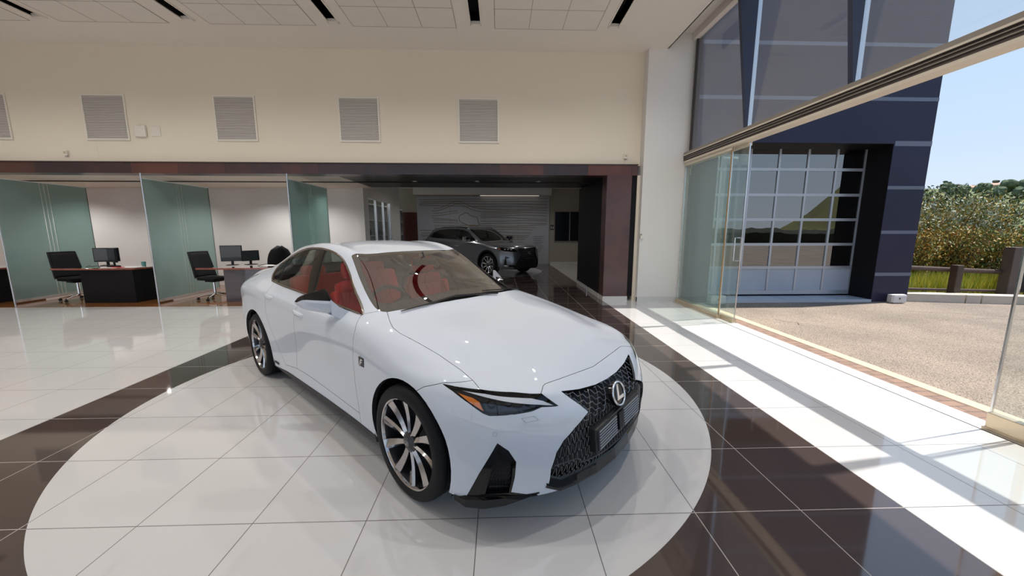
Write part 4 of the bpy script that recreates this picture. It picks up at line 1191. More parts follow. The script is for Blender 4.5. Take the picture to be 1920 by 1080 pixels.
vent(-5.38 * sc, -4.66 * sc, *vz, 'square slatted air vent right of the white alarm box')
vent(-3.05 * sc, -2.33 * sc, *vz, 'square slatted air vent third from the left, above the saloon roof')
vent(-.765 * sc, -.03 * sc, *vz, 'square slatted air vent nearest the white pillar')
def wpt(px_x, z775): return px_x * sc, 1.548 + (z775 - 1.548) * sc
x, z = wpt(-6.80, 3.40)
o = empty('alarm_box', (x, YW + .006, z)); tag(o, 'rounded white alarm box on the cream wall beside a vent', 'wall box')
m = MB(); m.rbox(-.115, .115, -.06, 0, -.115, .115, .03); m.build('cover', MATS['plastic_white'], o); m = MB(); m.box(-.03, .03, -.064, -.055, .09, .11); m.build('latch', MATS['vent_metal'], o)
x, z = wpt(-6.53, 3.40)
o = empty('blank_plate', (x, YW + .006, z)); tag(o, 'square white blank plate right of the alarm box', 'wall plate')
m = MB(); m.rbox(-.09, .09, -.02, 0, -.095, .095, .008); m.build('plate', MATS['plastic_white'], o); m = MB(); m.lathe([(0, -.023), (.006, -.022), (.006, -.018)], 8, 1, c=(.06, 0, 0)); m.build('screw', MATS['vent_metal'], o)
for (xx, zz, lab) in ((-8.24, 2.995, 'small beige motion sensor at the left end of the cream wall'), (2.52, 3.0, 'small beige motion sensor with a wire near the white pillar')):
    x, z = wpt(xx, zz); o = empty('motion_sensor', (x, YW + .006, z)); tag(o, lab, 'sensor', 'wall sensors')
    m = MB(); m.rbox(-.04, .04, -.05, 0, -.055, .055, .012); m.build('housing', MATS['plastic_white'], o)
    m = MB(); m.add([(-.025, -.051, .03), (.025, -.051, .03), (.025, -.051, -.02), (-.025, -.051, -.02)], [(0, 1, 2, 3)]); m.build('lens', MATS['sensor_beige'], o)
    if xx > 0: m = MB(); m.tube([(0, -.01, -.055), (0, -.008, -.14)], .004, 5); m.build('wire', MATS['vent_metal'], o)
o = empty('door_switch', (3.02, 7.985, 1.42)); tag(o, 'small white switch with black button on the pillar edge', 'switch')
m = MB(); m.rbox(-.03, .02, -.03, .015, -.06, .05, .006); m.build('box', MATS['plastic_white'], o); m = MB(); m.box(-.025, -.005, -.034, -.028, .02, .04); m.build('button', MATS['slot_black'], o)
# thin wall joint line
m = MB(); m.box(-8.13, -8.126, YW - .0015, YW, 2.91, 5.1); S('trim_3', m, MATS['vent_metal'])
# ---------------------------------------------------------------- office bays
m = MB(); m.box(XL, -3.72, 10.86, 11.0, 0, 2.9); S('wall_office', m, MATS['office_wall'])
m = MB(); m.box(XL, -3.45, 8.46, 9.36, 2.685, 2.9); m.box(XL, -3.45, 9.43, 10.86, 2.685, 2.9); S('ceiling_office', m, MATS['ceiling_white'])
m = MB(); m.box(XL, 2.27, 9.36, 9.43, 2.668, 2.9); S('trim_4', m, MATS['slot_black'])
m = MB(); m.box(-3.45, 2.27, 8.46, 9.36, 2.685, 2.9); m.box(-3.45, 2.27, 9.43, 10.52, 2.685, 2.9); m.box(-3.45, 2.93, 10.50, 10.52, 2.685, 3.4); S('ceiling_dark', m, MATS['dark_soffit'])
def divider(x, lab):
    o = empty('glass_divider', (x, 8.1, 0)); tag(o, lab, 'glass divider', 'frosted glass dividers between the office bays')
    D, z1 = 1.75, 2.58
    m = MB()
    ys = [0.0]; c = .80
    for k in range(3): ys += [c + k * .075 - .010, c + k * .075 + .010]
    ys.append(D)
    for i in range(len(ys) - 1):
        m.box(-.006, .006, ys[i], ys[i + 1], .09, z1, 1 if i % 2 else 0)
    m.build('pane', [MATS['frosted_glass'], MATS['clear_glass']], o)
    m = MB(); m.box(-.006, .006, 0, D, z1, 2.685); m.build('clear_head', MATS['clear_glass'], o)
    m = MB(); m.box(-.01, .01, 0, D, z1 - .008, z1 + .008); m.build('head_line', MATS['lamp_white'], o)
    m = MB(); m.tube([(0, -.012, 0), (0, -.012, 2.685)], .016, 12); m.build('front_post', MATS['steel'], o)
    m = MB(); m.box(-.02, .02, 0, D, .03, .09, bev=.004); m.build('bottom_rail', MATS['steel'], o)
    m = MB(); m.box(-.008, .008, D - .012, D, .09, z1); m.build('rear_edge', MATS['dark_trim'], o)
divider(-10.18, 'leftmost frosted glass divider, its front post cut by the left picture edge')
divider(-7.245, 'frosted glass divider in the middle, beside the second desk')
divider(-4.345, 'frosted glass divider on the right, rising behind the saloon roof')

wood_mat('red_wood', (.19, .032, .014), (.30, .060, .025), .3, (8, 1, 1), 1.5)
wood_mat('plum_wood', (.028, .020, .030), (.050, .034, .046), .35, (1, 1, 6), 2)
mat('paper', (.75, .75, .74), .8)
mat('screen_dark', (.012, .014, .018), .12, coat=.5)
mat('mesh_black', (.007, .007, .008), .7, spec=.2)
mat('teal_plastic', (.10, .32, .30), .4)
def desk(x, lab, panelm):
    o = empty('office_desk', (x, 8.12, 0)); tag(o, lab, 'desk', 'office desks in the bays')
    top = [(-.13, .02), (.0, 0), (1.0, 0), (1.55, .06), (1.62, .3), (1.62, 1.0), (.95, 1.0), (.62, .42), (.45, .24), (-.13, .20)]
    m = MB(); m.prism(top, 2, .715, .75); m.build('desktop', MATS['red_wood'], o, bevel=.006, recalc=True)
    m = MB(); m.box(.42, 1.50, .06, .09, .004, .715); m.box(1.47, 1.50, .09, .95, .004, .715); m.build('modesty_panel', MATS[panelm], o)
    m = MB(); m.box(1.06, 1.46, .5, .93, .06, .70, bev=.004); m.build('drawer_unit', MATS['dark_timber'], o)
    for i in range(3):
        m = MB(); m.box(1.085, 1.435, .485, .5, .08 + i * .205, .27 + i * .205, bev=.003); m.build('drawer_front', MATS['dark_timber'], o)
    return o
desk(-9.28, 'dark office desk with red wooden top in the left bay', 'dark_timber')
desk(-6.32, 'plum office desk with red wooden top between the middle divider and the saloon', 'plum_wood')
desk(-12.2, 'dark office desk cut by the left picture edge', 'dark_timber')

def chair_proto():
    o = empty('office_chair')
    m = MB()
    P = [[(.245 * u * (1 - .10 * v), -.19 - .15 * v - .03 * math.cos(u * 1.4), .50 + .56 * v) for u in [k / 4 - 1 for k in range(9)]] for v in [i / 8 for i in range(9)]]
    m.grid(P); m.build('backrest', MATS['mesh_black'], o, thick=.012)
    m = MB(); f = [P[0][k] for k in range(9)] + [P[i][8] for i in range(1, 9)] + [P[8][k] for k in range(7, -1, -1)] + [P[i][0] for i in range(7, 0, -1)]
    m.tube(f, .013, 8, closed=True); m.build('back_frame', MATS['satin_black'], o)
    m = MB(); cushion(m, (0, .05, .475), (.48, .47, .07), .03); m.build('seat', MATS['mesh_black'], o, smooth=True, sub=1)
    m = MB(); m.tube([(0, -.22, .52), (0, -.20, .43), (0, -.05, .42)], .022, 8); m.rbox(-.13, .13, -.10, .14, .40, .44, .015); m.build('tilt_mechanism', MATS['satin_black'], o)
    m = MB(); m.tube([(0, 0, .10), (0, 0, .40)], .028, 12); m.build('gas_column', MATS['chrome'], o)
    m = MB()
    for k in range(5):
        a = 2 * PI * k / 5 + .4; m.tube([(0, 0, .125), (.16 * math.cos(a), .16 * math.sin(a), .11), (.31 * math.cos(a), .31 * math.sin(a), .075)], [.030, .024, .016], 8)
    m.build('star_base', MATS['chrome'], o)
    for k in range(5):
        a = 2 * PI * k / 5 + .4; m = MB(); x, y = .31 * math.cos(a), .31 * math.sin(a)
        for s_ in (-1, 1): m.lathe([(.0, s_ * .005), (.026, s_ * .005), (.028, s_ * .012), (.024, s_ * .022), (0, s_ * .022)], 12, 0, c=(x + 0, y, .030))
        m.tube([(x, y, .03), (x, y, .08)], .007, 6); m.build('caster', MATS['satin_black'], o, recalc=True)
    return o
ch = chair_proto(); ch.location = (-9.36, 8.56, .004); ch.rotation_euler = (0, 0, -1.85)
tag(ch, 'black mesh office chair with chrome star base at the left bay desk', 'office chair', 'mesh office chairs')
c2 = copy_tree(ch); c2.location = (-6.42, 8.58, .004); c2.rotation_euler = (0, 0, -1.8)
tag(c2, 'black mesh office chair with chrome star base in front of the middle glass divider', 'office chair', 'mesh office chairs')
# rounded visitor chair showing above the saloon roof
o = empty('visitor_chair', (-5.42, 9.30, .004), .95); tag(o, 'rounded black visitor chair whose back shows above the saloon roof', 'chair')
m = MB()
P = []
for i in range(9):
    v = i / 8; w = .27 * math.sqrt(max(.02, 1 - max(0, (v - .45) / .55) ** 2.4)) if v > .45 else .27
    P.append([(w * u, -.22 - .08 * v + .10 * u * u, .42 + .74 * v) for u in [k / 5 - 1 for k in range(11)]])
m.grid(P); m.build('backrest', MATS['mesh_black'], o, thick=.05)
m = MB(); cushion(m, (0, .03, .44), (.52, .50, .10), .04); m.build('seat', MATS['mesh_black'], o, smooth=True, sub=1)
for sx in (-1, 1):
    for y in (-.2, .24):
        m = MB(); m.tube([(sx * .22, y, 0), (sx * .22, y, .42)], .013, 8); m.build('leg', MATS['steel'], o)
# screens, papers and small things on the desks
def monitor(name, x, y, rz, lab, w=.50, h=.31, group='desk monitors', tilt=-.12, kind='monitor'):
    o = empty(name, (x, y, .75), rz); tag(o, lab, kind, group)
    m = MB(); m.rbox(-.11, .11, -.09, .09, 0, .015, .006); m.build('foot', MATS['satin_black'], o)
    m = MB(); m.rbox(-.025, .025, .0, .03, .01, .2, .008); m.build('stand', MATS['satin_black'], o)
    m = MB(); m.rbox(-w / 2, w / 2, -.02, .02, .09, .09 + h, .01); m.build('casing', MATS['satin_black'], o)
    m = MB(); m.box(-w / 2 + .015, w / 2 - .015, -.0225, -.0195, .105, .075 + h); m.build('screen', MATS['screen_dark'], o)
monitor('monitor', -8.58, 8.62, -.55, 'black monitor with glossy screen on the left bay desk')
monitor('monitor', -8.86, 8.78, .5, 'black monitor seen from behind on the left bay desk', w=.42)
monitor('monitor', -6.12, 8.80, .35, 'larger black monitor on the plum desk near its chair', w=.42, h=.36)
monitor('monitor', -5.78, 8.92, .95, 'narrow dark monitor turned edge-on on the plum desk', w=.36, h=.24)
def sheet(x, y, w, d, rz, lab, t=.004, mt='paper', name='paper_sheet', cat='paper', grp='papers on the desks'):
    o = MB().rbox(-w / 2, w / 2, -d / 2, d / 2, 0, t, min(.001, t / 3)).build(name, MATS[mt]); o.location = (x, y, .751); o.rotation_euler = (0, 0, rz)
    tag(o, lab, cat, grp); return o
sheet(-8.28, 8.26, .30, .22, .2, 'white sheet of paper at the front of the left bay desk')
sheet(-7.98, 8.36, .42, .26, -.1, 'larger white paper spread at the right end of the left bay desk', .008)
sheet(-8.12, 8.24, .24, .03, .05, 'thin red folder edge lying on the papers of the left bay desk', .012, 'red_leather', 'folder', 'folder', None).location.z = .7595
sheet(-5.16, 8.72, .40, .28, .1, 'white paper spread on the plum desk near the saloon')
sheet(-4.98, 8.95, .32, .24, .6, 'dark folder on the plum desk behind the white paper', .02, 'satin_black', 'folder', 'folder', None)
o = MB().lathe([(0, 0), (.035, 0), (.042, .10), (.038, .10), (.032, .008), (0, .008)], 20).build('cup', MATS['teal_plastic']); o.location = (-7.93, 8.62, .75); tag(o, 'small teal cup on the left bay desk', 'cup')
o = empty('desk_box', (-7.80, 8.95, .75), .1); tag(o, 'small black box at the right end of the left bay desk', 'box')
m = MB(); m.rbox(-.14, .14, -.1, .1, 0, .06, .006); m.build('body', MATS['satin_black'], o); m = MB(); m.rbox(-.142, .142, -.102, .102, .06, .075, .004); m.build('lid', MATS['satin_black'], o)
def cable(pts, lab):
    o = MB().tube(pts, .006, 6).build('cable', MATS['satin_black']); tag(o, lab, 'cable', 'desk cables')
cable([(-8.95 + .04 * k, 8.40 + .03 * math.sin(k * 1.3), .757 + .018 * abs(math.sin(k * .9))) for k in range(14)], 'black cable coiled on the left bay desk beside the chair')
cable([(-5.40 + .05 * k, 8.55 + .02 * k, .757 + .03 * math.sin(PI * k / 7)) for k in range(8)], 'black cable looping from the monitor on the plum desk')
# ---------------------------------------------------------------- rear gallery
m = MB(); m.box(-6.2, 4.3, YG, YG + .15, 0, 3.7); S('wall_gallery', m, MATS['gallery_wall'])
m = MB(); m.box(4.2, 4.35, 9.4, YG, 0, 3.7); S('wall_gallery_right', m, MATS['gallery_wall'])
m = MB(); m.box(-6.2, 4.3, 10.52, YG, 3.36, 3.5); S('ceiling_gallery', m, MATS['ceiling_white'])
m = MB(); m.box(-6.2, -6.1, 10.9, YG, 0, 3.5); S('wall_gallery_left', m, MATS['gallery_wall'])
m = MB(); m.box(2.31, 4.2, YG - .015, YG, 0, .10); S('baseboard_gallery', m, MATS['skirting_tile'])
# window wall of the side office
m = MB(); m.box(-3.84, -3.70, 10.60, 10.98, 0, 3.4); m.box(-3.84, -3.70, 13.22, 14.35, 0, 3.4)
m.box(-3.84, -3.70, 10.98, 13.22, 2.44, 3.4); m.box(-3.84, -3.70, 10.98, 13.22, 0, .8); S('wall_side_office', m, MATS['white_wall'])
o = empty('window_9'); tag(o, kind='structure')
m = MB(); m.box(-3.76, -3.75, 10.98, 13.22, .8, 2.44); m.build('pane', MATS['clear_glass'], o)
m = MB()
for y in (10.99, 11.75, 12.5, 13.2): m.box(-3.79, -3.72, y - .02, y + .02, .8, 2.44)
m.build('mullion', MATS['steel'], o)
sh = empty('display_shelf', (-4.2, 13.9, 0)); tag(sh, 'pale shelf unit behind the side office window', 'shelf')
m = MB(); m.box(-.25, -.22, -2.4, 2.4, .0, 2.4); m.build('back_panel', MATS['office_wall'], sh)
m = MB()
for z in (.85, 1.35, 1.85, 2.35): m.box(-.22, .1, -2.4, 2.4, z, z + .025)
m.build('shelf_boards', MATS['office_wall'], sh)
m = MB()
for y in (-2.4, -1.0, .2, 1.3, 2.375): m.box(-.22, .1, y, y + .025, .0, 2.4)
m.build('upright', MATS['steel'], sh)
mat('signal_red', (.50, .05, .03), .5)
o = MB().rbox(-.06, .06, -.05, .05, 0, .40, .006).build('red_box', MATS['signal_red']); o.location = (-4.15, 12.02, 1.876); tag(o, 'tall red box on the shelf behind the side office window', 'box')
o = MB().lathe([(0, 0), (.05, 0), (.055, .02), (.055, .16), (.02, .22), (.018, .29), (0, .29)], 20).build('bottle', MATS['satin_black']); o.location = (-4.15, 12.25, 1.376); tag(o, 'small dark bottle on the shelf behind the side office window', 'bottle')
o = MB().rbox(-.01, .01, -.16, .16, 0, .34, .003).build('framed_notice', MATS['paper']); o.location = (-4.15, 14.2, 1.876); tag(o, 'white notice standing on the shelf behind the side office window', 'notice')
o = MB().lathe([(0, 0), (.05, 0), (.07, .05), (.06, .11), (.05, .12), (0, .12)], 20).build('ornament', MATS['chrome']); o.location = (-4.15, 13.95, 1.376); tag(o, 'small round silver ornament on the middle shelf behind the side office window', 'ornament')
# door at the end
o = empty('door_1', (-4.06, YG - .02, 0)); tag(o, kind='structure')
m = MB(); m.box(-.40, .40, -.03, .02, 0, 2.32); m.build('door_leaf', MATS['maroon_door'], o)
m = MB(); m.tube([(.26, -.03, 1.02), (.26, -.08, 1.02), (.15, -.08, 1.02)], .012, 8); m.build('door_handle', MATS['steel'], o)
# mural wall
mat('mural_grey', (.46, .465, .50), .5); mat('mural_gold', (.21, .145, .03), .5); mat('mural_ink', (.16, .16, .17), .6)
o = empty('mural_panel', (-.71, YG - .06, 0)); tag(o, 'large grey mural with gold wavy lines and a map outline behind the grey car', 'mural')
m = MB(); m.box(-2.95, 2.95, 0, .05, 0, 3.02); 
m.build('backboard', MATS['mural_grey'], o)
m = MB()
rnd = random.Random(3)
for k in range(19):
    z0 = 2.90 - k * .105
    a, b = -2.85 + (0 if k < 4 or k > 12 else .55) + rnd.uniform(-.03, .12), 2.85 - (0 if k < 12 else .5 + .1 * (k - 12))
    pts = []; ph = rnd.uniform(0, 6); amp = rnd.uniform(.01, .03)
    for i in range(61):
        x = a + (b - a) * i / 60
        z = z0 + amp * math.sin(x * 1.7 + ph) + .02 * math.sin(x * .8 + k)
        hump = math.exp(-((x + 1.15) / .55) ** 2) * (.30 if k in (4, 5) else (.12 if k in (6, 7) else (-.05 if k in (8, 9) else 0)))
        if abs(x + .65) < .45 and 6 <= k <= 10: continue
        pts.append((x, -.004, z + hump))
    run = []
    for i, p in enumerate(pts):
        if run and p[0] - run[-1][0] > .25:
            m.tube(run, .010, 4, flat=(.5, 1)); run = []
        run.append(p)
    m.tube(run, .010, 4, flat=(.5, 1))
mp = [(-1.10, 2.12), (-1.02, 2.22), (-.93, 2.24), (-.83, 2.31), (-.70, 2.29), (-.62, 2.20), (-.45, 2.14), (-.28, 2.11), (-.26, 1.95), (-.20, 1.78), (-.26, 1.70), (-.45, 1.74), (-.62, 1.72), (-.80, 1.80), (-.96, 1.86), (-1.08, 1.95)]
m.tube([(x, -.004, z) for x, z in mp], .013, 4, closed=True, flat=(.5, 1)); m.build('gold_line_art', MATS['mural_gold'], o)
m = MB()
for k in range(9):
    m.box(2.25, 2.25 + rnd.uniform(.30, .48), -.004, .001, 1.24 - k * .085, 1.262 - k * .085)
m.build('caption_lines', MATS['mural_ink'], o)
m = MB()
for x in (-1.5, .05, 1.55): m.box(x - .003, x + .003, -.002, .001, 0, 3.02)
m.build('board_joints', MATS['mural_ink'], o)
m = MB(); m.box(-3.72, 2.28, YG - .45, YG, 3.06, 3.36); S('trim_5', m, MATS['white_wall'])
o = empty('cove_light', (.35, YG - .22, 3.045)); tag(o, 'long strip light above the mural', 'strip light')
m = MB(); m.box(-1.5, 1.5, -.05, .05, 0, .015); m.build('housing', MATS['steel'], o)
mat('strip_glow', (.9, .9, .9), .4, emis=(1, .88, .72), estr=.55)
m = MB(); m.box(-1.2, 1.4, -.035, .035, -.012, 0); m.build('diffuser', MATS['strip_glow'], o)
# right part of the gallery: window and restroom sign
o = empty('window_10'); tag(o, kind='structure')
m = MB(); m.box(2.50, 3.9, YG - .03, YG + .02, 1.05, 2.35); m.build('pane', MATS['screen_dark'], o)
m = MB()
for b in ((2.47, 2.51, 1.02, 2.38), (3.16, 3.20, 1.05, 2.35), (2.5, 3.9, 2.35, 2.38), (2.5, 3.9, 1.02, 1.05)): m.box(b[0], b[1], YG - .05, YG, b[2], b[3])
m.build('frame', MATS['taupe_metal'], o)
o = empty('restroom_sign', (2.385, YG - .005, 1.66)); tag(o, 'small black restroom sign with two white figures beside the gallery window', 'sign')
m = MB(); m.box(-.085, .085, -.012, 0, -.11, .11); m.build('plate', MATS['slot_black'], o)
m = MB()
for sx in (-.04, .04):
    m.prism([(sx + .016 * math.cos(2 * PI * k / 12), .062 + .016 * math.sin(2 * PI * k / 12)) for k in range(12)], 1, -.016, -.012)
    if sx < 0: m.prism([(sx - .02, .038), (sx + .02, .038), (sx + .02, -.02), (sx + .012, -.02), (sx + .012, -.085), (sx - .012, -.085), (sx - .012, -.02), (sx - .02, -.02)], 1, -.016, -.012)
    else: m.prism([(sx - .014, .038), (sx + .014, .038), (sx + .03, -.035), (sx + .012, -.035), (sx + .012, -.085), (sx - .012, -.085), (sx - .012, -.035), (sx - .03, -.035)], 1, -.016, -.012)
m.build('figures', MATS['paper'], o, recalc=True)
for k, x in enumerate((-2.0, -.53, .94)):
    o = empty('soffit_downlight', (x, 9.25, 2.685)); tag(o, ('left', 'middle', 'right')[k] + ' of the three small downlights in the dark soffit before the gallery', 'downlight', 'soffit downlights')
    m = MB(); m.lathe([(.05, 0), (.075, -.006), (.075, .0)], 20); m.build('trim_ring', MATS['steel'], o)
    m = MB(); m.disc(.05, -.002, 20, flip=True); m.build('lamp', MATS['cream_metal'], o)
# door stop on the dark skirting
o = empty('door_stop', (2.25, 9.45, 0)); tag(o, 'small steel door stop on the skirting of the dark timber wall', 'door stop')
m = MB(); m.tube([(-.02, 0, 0), (-.02, 0, .13)], .022, 10); m.build('post', MATS['steel'], o); m = MB(); m.tube([(-.02, 0, .13), (-.02, 0, .15)], .024, 10); m.build('cap', MATS['satin_black'], o)
# ---------------------------------------------------------------- forecourt and the dark neighbouring wing
def asphalt():
    m, nt, b = new_mat('asphalt'); N, L = nt.nodes.new, nt.links.new
    g = N('ShaderNodeNewGeometry')
    n1 = N('ShaderNodeTexNoise'); n1.inputs['Scale'].default_value = 90; n1.inputs['Detail'].default_value = 3
    n2 = N('ShaderNodeTexNoise'); n2.inputs['Scale'].default_value = .9; n2.inputs['Detail'].default_value = 5
    v = N('ShaderNodeTexVoronoi'); v.inputs['Scale'].default_value = 70
    for n in (n1, n2, v): L(g.outputs['Position'], n.inputs['Vector'])
    r1 = N('ShaderNodeValToRGB'); r1.color_ramp.elements[0].position = .36; r1.color_ramp.elements[1].position = .56
    r1.color_ramp.elements[0].color = (.085, .068, .054, 1); r1.color_ramp.elements[1].color = (.33, .268, .215, 1)
    L(n1.outputs['Fac'], r1.inputs[0])
    r2 = N('ShaderNodeValToRGB'); r2.color_ramp.elements[0].position = .35; r2.color_ramp.elements[1].position = .65
    r2.color_ramp.elements[0].color = (.80, .80, .80, 1); r2.color_ramp.elements[1].color = (1.1, 1.08, 1.05, 1); L(n2.outputs['Fac'], r2.inputs[0])
    mx = N('ShaderNodeMix'); mx.data_type = 'RGBA'; mx.blend_type = 'MULTIPLY'; mx.inputs[0].default_value = 1
    L(r1.outputs[0], mx.inputs[6]); L(r2.outputs[0], mx.inputs[7]); L(mx.outputs[2], b.inputs['Base Color'])
    bp = N('ShaderNodeBump'); bp.inputs['Strength'].default_value = .4; bp.inputs['Distance'].default_value = .01; L(v.outputs['Distance'], bp.inputs['Height']); L(bp.outputs[0], b.inputs['Normal'])
    b.inputs['Roughness'].default_value = .9
asphalt()
def brick_mat(name, c1, c2, mort, sc, w=.5, h=.25):
    m, nt, b = new_mat(name); N, L = nt.nodes.new, nt.links.new
    g = N('ShaderNodeNewGeometry'); k = N('ShaderNodeTexBrick'); k.inputs['Scale'].default_value = sc
    k.inputs['Color1'].default_value = (*c1, 1); k.inputs['Color2'].default_value = (*c2, 1); k.inputs['Mortar'].default_value = (*mort, 1)
    k.inputs['Mortar Size'].default_value = .015; k.inputs['Brick Width'].default_value = w; k.inputs['Row Height'].default_value = h
    L(g.outputs['Position'], k.inputs['Vector']); L(k.outputs['Color'], b.inputs['Base Color']); b.inputs['Roughness'].default_value = .85
brick_mat('brick_paving', (.26, .165, .12), (.20, .13, .10), (.10, .08, .07), 2.4)
mat('kerb_sand', (.50, .42, .29), .85, noise=.15, nscale=6)
mat('tile_step', (.42, .46, .52), .3)
mat('navy_cladding', (.019, .021, .050), .35, noise=.25, nscale=.8, spec=.25)
mat('cladding_joint', (.12, .14, .20), .3)
mat('door_alu', (.42, .45, .50), .3, metal=.5)
mat('door_sheet', (.36, .40, .47), .4)
mat('box_white', (.62, .60, .60), .4)
mat('rail_timber', (.055, .030, .020), .6, noise=.3, nscale=8)
mat('post_timber', (.085, .060, .050), .6, noise=.2, nscale=6)
mat('kerb_stone', (.50, .44, .37), .9, noise=.12, nscale=5)
mat('grass_green', (.16, .22, .03), .8, noise=.3, nscale=30)
mat('earth', (.16, .12, .06), .95, noise=.3, nscale=2)
glass_mat('garage_glass', (.16, .18, .18), ior=2.7)
def gsurf(name, b, mt): m = MB(); m.box(*b); return S(name, m, MATS[mt])
gsurf('threshold_floor', (3.79, 3.985, YN, 8.0, -.14, -.002), 'skirting_tile')
gsurf('trim_6', (3.772, 3.786, YN, 7.95, -.01, .0012), 'groove_dark')
gsurf('paving_border', (3.985, 4.19, YN - 3, 7.84, -.14, -.006), 'brick_paving')
gsurf('kerb_border', (4.19, 4.33, YN - 3, 7.84, -.14, -.002), 'kerb_sand')
m = MB(); m.box(4.33, 30, -30, 7.84, -.14, -.008); S('ground_asphalt', m, MATS['asphalt'])
mat('bounce_apron', (.50, .48, .45), .9, noise=.1, nscale=2)  # unseen ground, made pale to bounce sunlight into the room
m = MB(); m.box(-30, 3.9, -26, YN - .2, -.2, -.02); S('ground_front', m, MATS['bounce_apron'])
# a few dark cracks
o = tag(MB().build('x', MATS['groove_dark']) if False else None, None) if False else None
m = MB()
for pts in ([(7.9, 6.9), (8.2, 6.75), (8.5, 6.72), (8.9, 6.5), (9.15, 6.35)], [(8.4, 6.2), (8.8, 6.25), (9.2, 6.1)], [(4.85, 6.35), (4.9, 6.15), (5.05, 6.05), (4.95, 5.9)]):
    m.tube([(x, y, -.008) for x, y in pts], .008, 4, flat=(1, .3))
S('ground_cracks', m, MATS['groove_dark'])
# dark building wing
HB, YB = 7.7, 7.81
m = MB()
m.box(3.97, 8.1, YB, 8.42, 3.30, HB); m.box(8.1, 8.9, YB, 15, 0, HB); m.box(3.97, 4.45, YB, 8.42, 0, 3.30); m.box(3.97, 8.1, 8.42, 8.6, 3.36, HB); m.box(3.97, 8.9, 8.6, 15, 7.4, HB); m.box(3.97, 4.2, 8.6, 15, 0, 7.4); m.box(3.97, 8.9, 14.8, 15, 0, 7.4)
m.box(4.2, 8.1, 8.45, 8.6, 3.36, 3.5)
S('wall_navy', m, MATS['navy_cladding'])
m = MB()
for z in (.60, 1.50, 2.42, 3.30, 4.155, 5.16, 6.1, 7.0):
    if z < 3.2: m.box(8.1, 8.905, YB - .004, YB, z - .035, z + .035); None
    elif z < 3.4: m.box(8.12, 8.905, YB - .004, YB, z - .05, z + .05)
    else: m.box(3.97, 8.905, YB - .004, YB, z - .036, z + .036)
S('trim_7', m, MATS['cladding_joint'])
m = MB(); m.box(8.092, 8.1, 7.815, 8.42, .05, 3.30); m.box(4.45, 8.1, 7.815, 8.42, 3.292, 3.30); S('dark_reveal', m, MATS['dark_timber'])  # thin sheets darker than the cladding, over jamb and head of the opening
gsurf('step_floor', (4.45, 8.1, 7.80, 8.6, -.1, .05), 'tile_step')
m = MB()
for x in (5.0, 5.6, 6.2, 6.8, 7.4, 8.0): m.box(x - .003, x + .003, 7.82, 8.4, .049, .0515)
S('trim_8', m, MATS['cladding_joint'])
# sectional garage door
gd = empty('garage_door', (6.3, 8.38, .05)); tag(gd, 'glazed sectional garage door set in the dark navy wing', 'garage door')
rows = [.0, .65, 1.175, 1.725, 2.265, 2.81, 3.30]; cols = [4.5 + k * .0 for k in range(0)] or [4.46, 4.85, 5.49, 6.14, 6.79, 7.44, 8.09]
m = MB()
for z in rows: m.box(4.46 - 6.3, 8.09 - 6.3, -.03, .03, z - .03, z + .03)
m.box(4.46 - 6.3, 8.09 - 6.3, -.03, .03, 0, .12)
for x in cols: m.box(x - .022 - 6.3, x + .022 - 6.3, -.028, .028, 0, 3.30)
m.build('door_grid', MATS['door_alu'], gd)
for i in range(6):
    for j in range(6):
        x0, x1 = cols[j] - 6.3 + .02, cols[j + 1] - 6.3 - .02; z0, z1 = rows[i] + .028, rows[i + 1] - .028
        m = MB(); m.box(x0, x1, -.008, .004, z0, z1)
        if i == 0: m.build('solid_panel', MATS['door_sheet'], gd)
        else: m.build('glass_pane', MATS['garage_glass'], gd)
# room behind the garage door
gsurf('floor_garage', (4.2, 8.1, 8.6, 14.8, -.1, .0), 'asphalt')
mat('garage_wall', (.16, .155, .15), .9)
m = MB(); m.box(4.2, 8.1, 14.7, 14.8, 0, 3.6); m.box(4.2, 8.1, 8.6, 14.8, 3.6, 3.7); m.box(4.2, 4.25, 8.6, 14.8, 0, 3.6); m.box(8.05, 8.1, 8.6, 14.8, 0, 3.6); S('wall_garage', m, MATS['garage_wall'])
for k, (x, y) in enumerate(((6.2, 10.4), (6.9, 12.2))):
    o = empty('garage_tube_light', (x, y, 3.45)); tag(o, ('nearer', 'farther')[k] + ' lit tube lamp under the garage ceiling', 'tube lamp', 'garage lamps')
    m = MB(); m.box(-.3, .3, -.05, .05, .05, .15); m.build('housing', MATS['box_white'], o); m = MB(); m.tube([(-.28, 0, .03), (.28, 0, .03)], .02, 8); m.build('tube', MATS['lamp_glow'], o)
def wall_box(x, lab):
    o = empty('bait_station', (x, YB - .1, 0)); tag(o, lab, 'box', 'white boxes at the foot of the navy wing')
    m = MB(); m.rbox(-.15, .15, -.11, .0, 0, .19, .035); m.build('housing', MATS['box_white'], o)
    m = MB(); m.rbox(-.165, -.13, -.09, .02, .01, .18, .012); m.build('bracket', MATS['box_white'], o)
    m = MB(); m.box(-.03, .0, -.113, -.109, .085, .115); m.build('mark', MATS['screen_dark'], o)
    m = MB(); m.box(.02, .10, -.113, -.109, .092, .108); m.build('label', MATS['vent_metal'], o)
wall_box(8.53, 'white box standing at the foot of the navy wall right of the garage door')
wall_box(4.60, 'white box seen through the stacked glass doors at the foot of the navy wall')
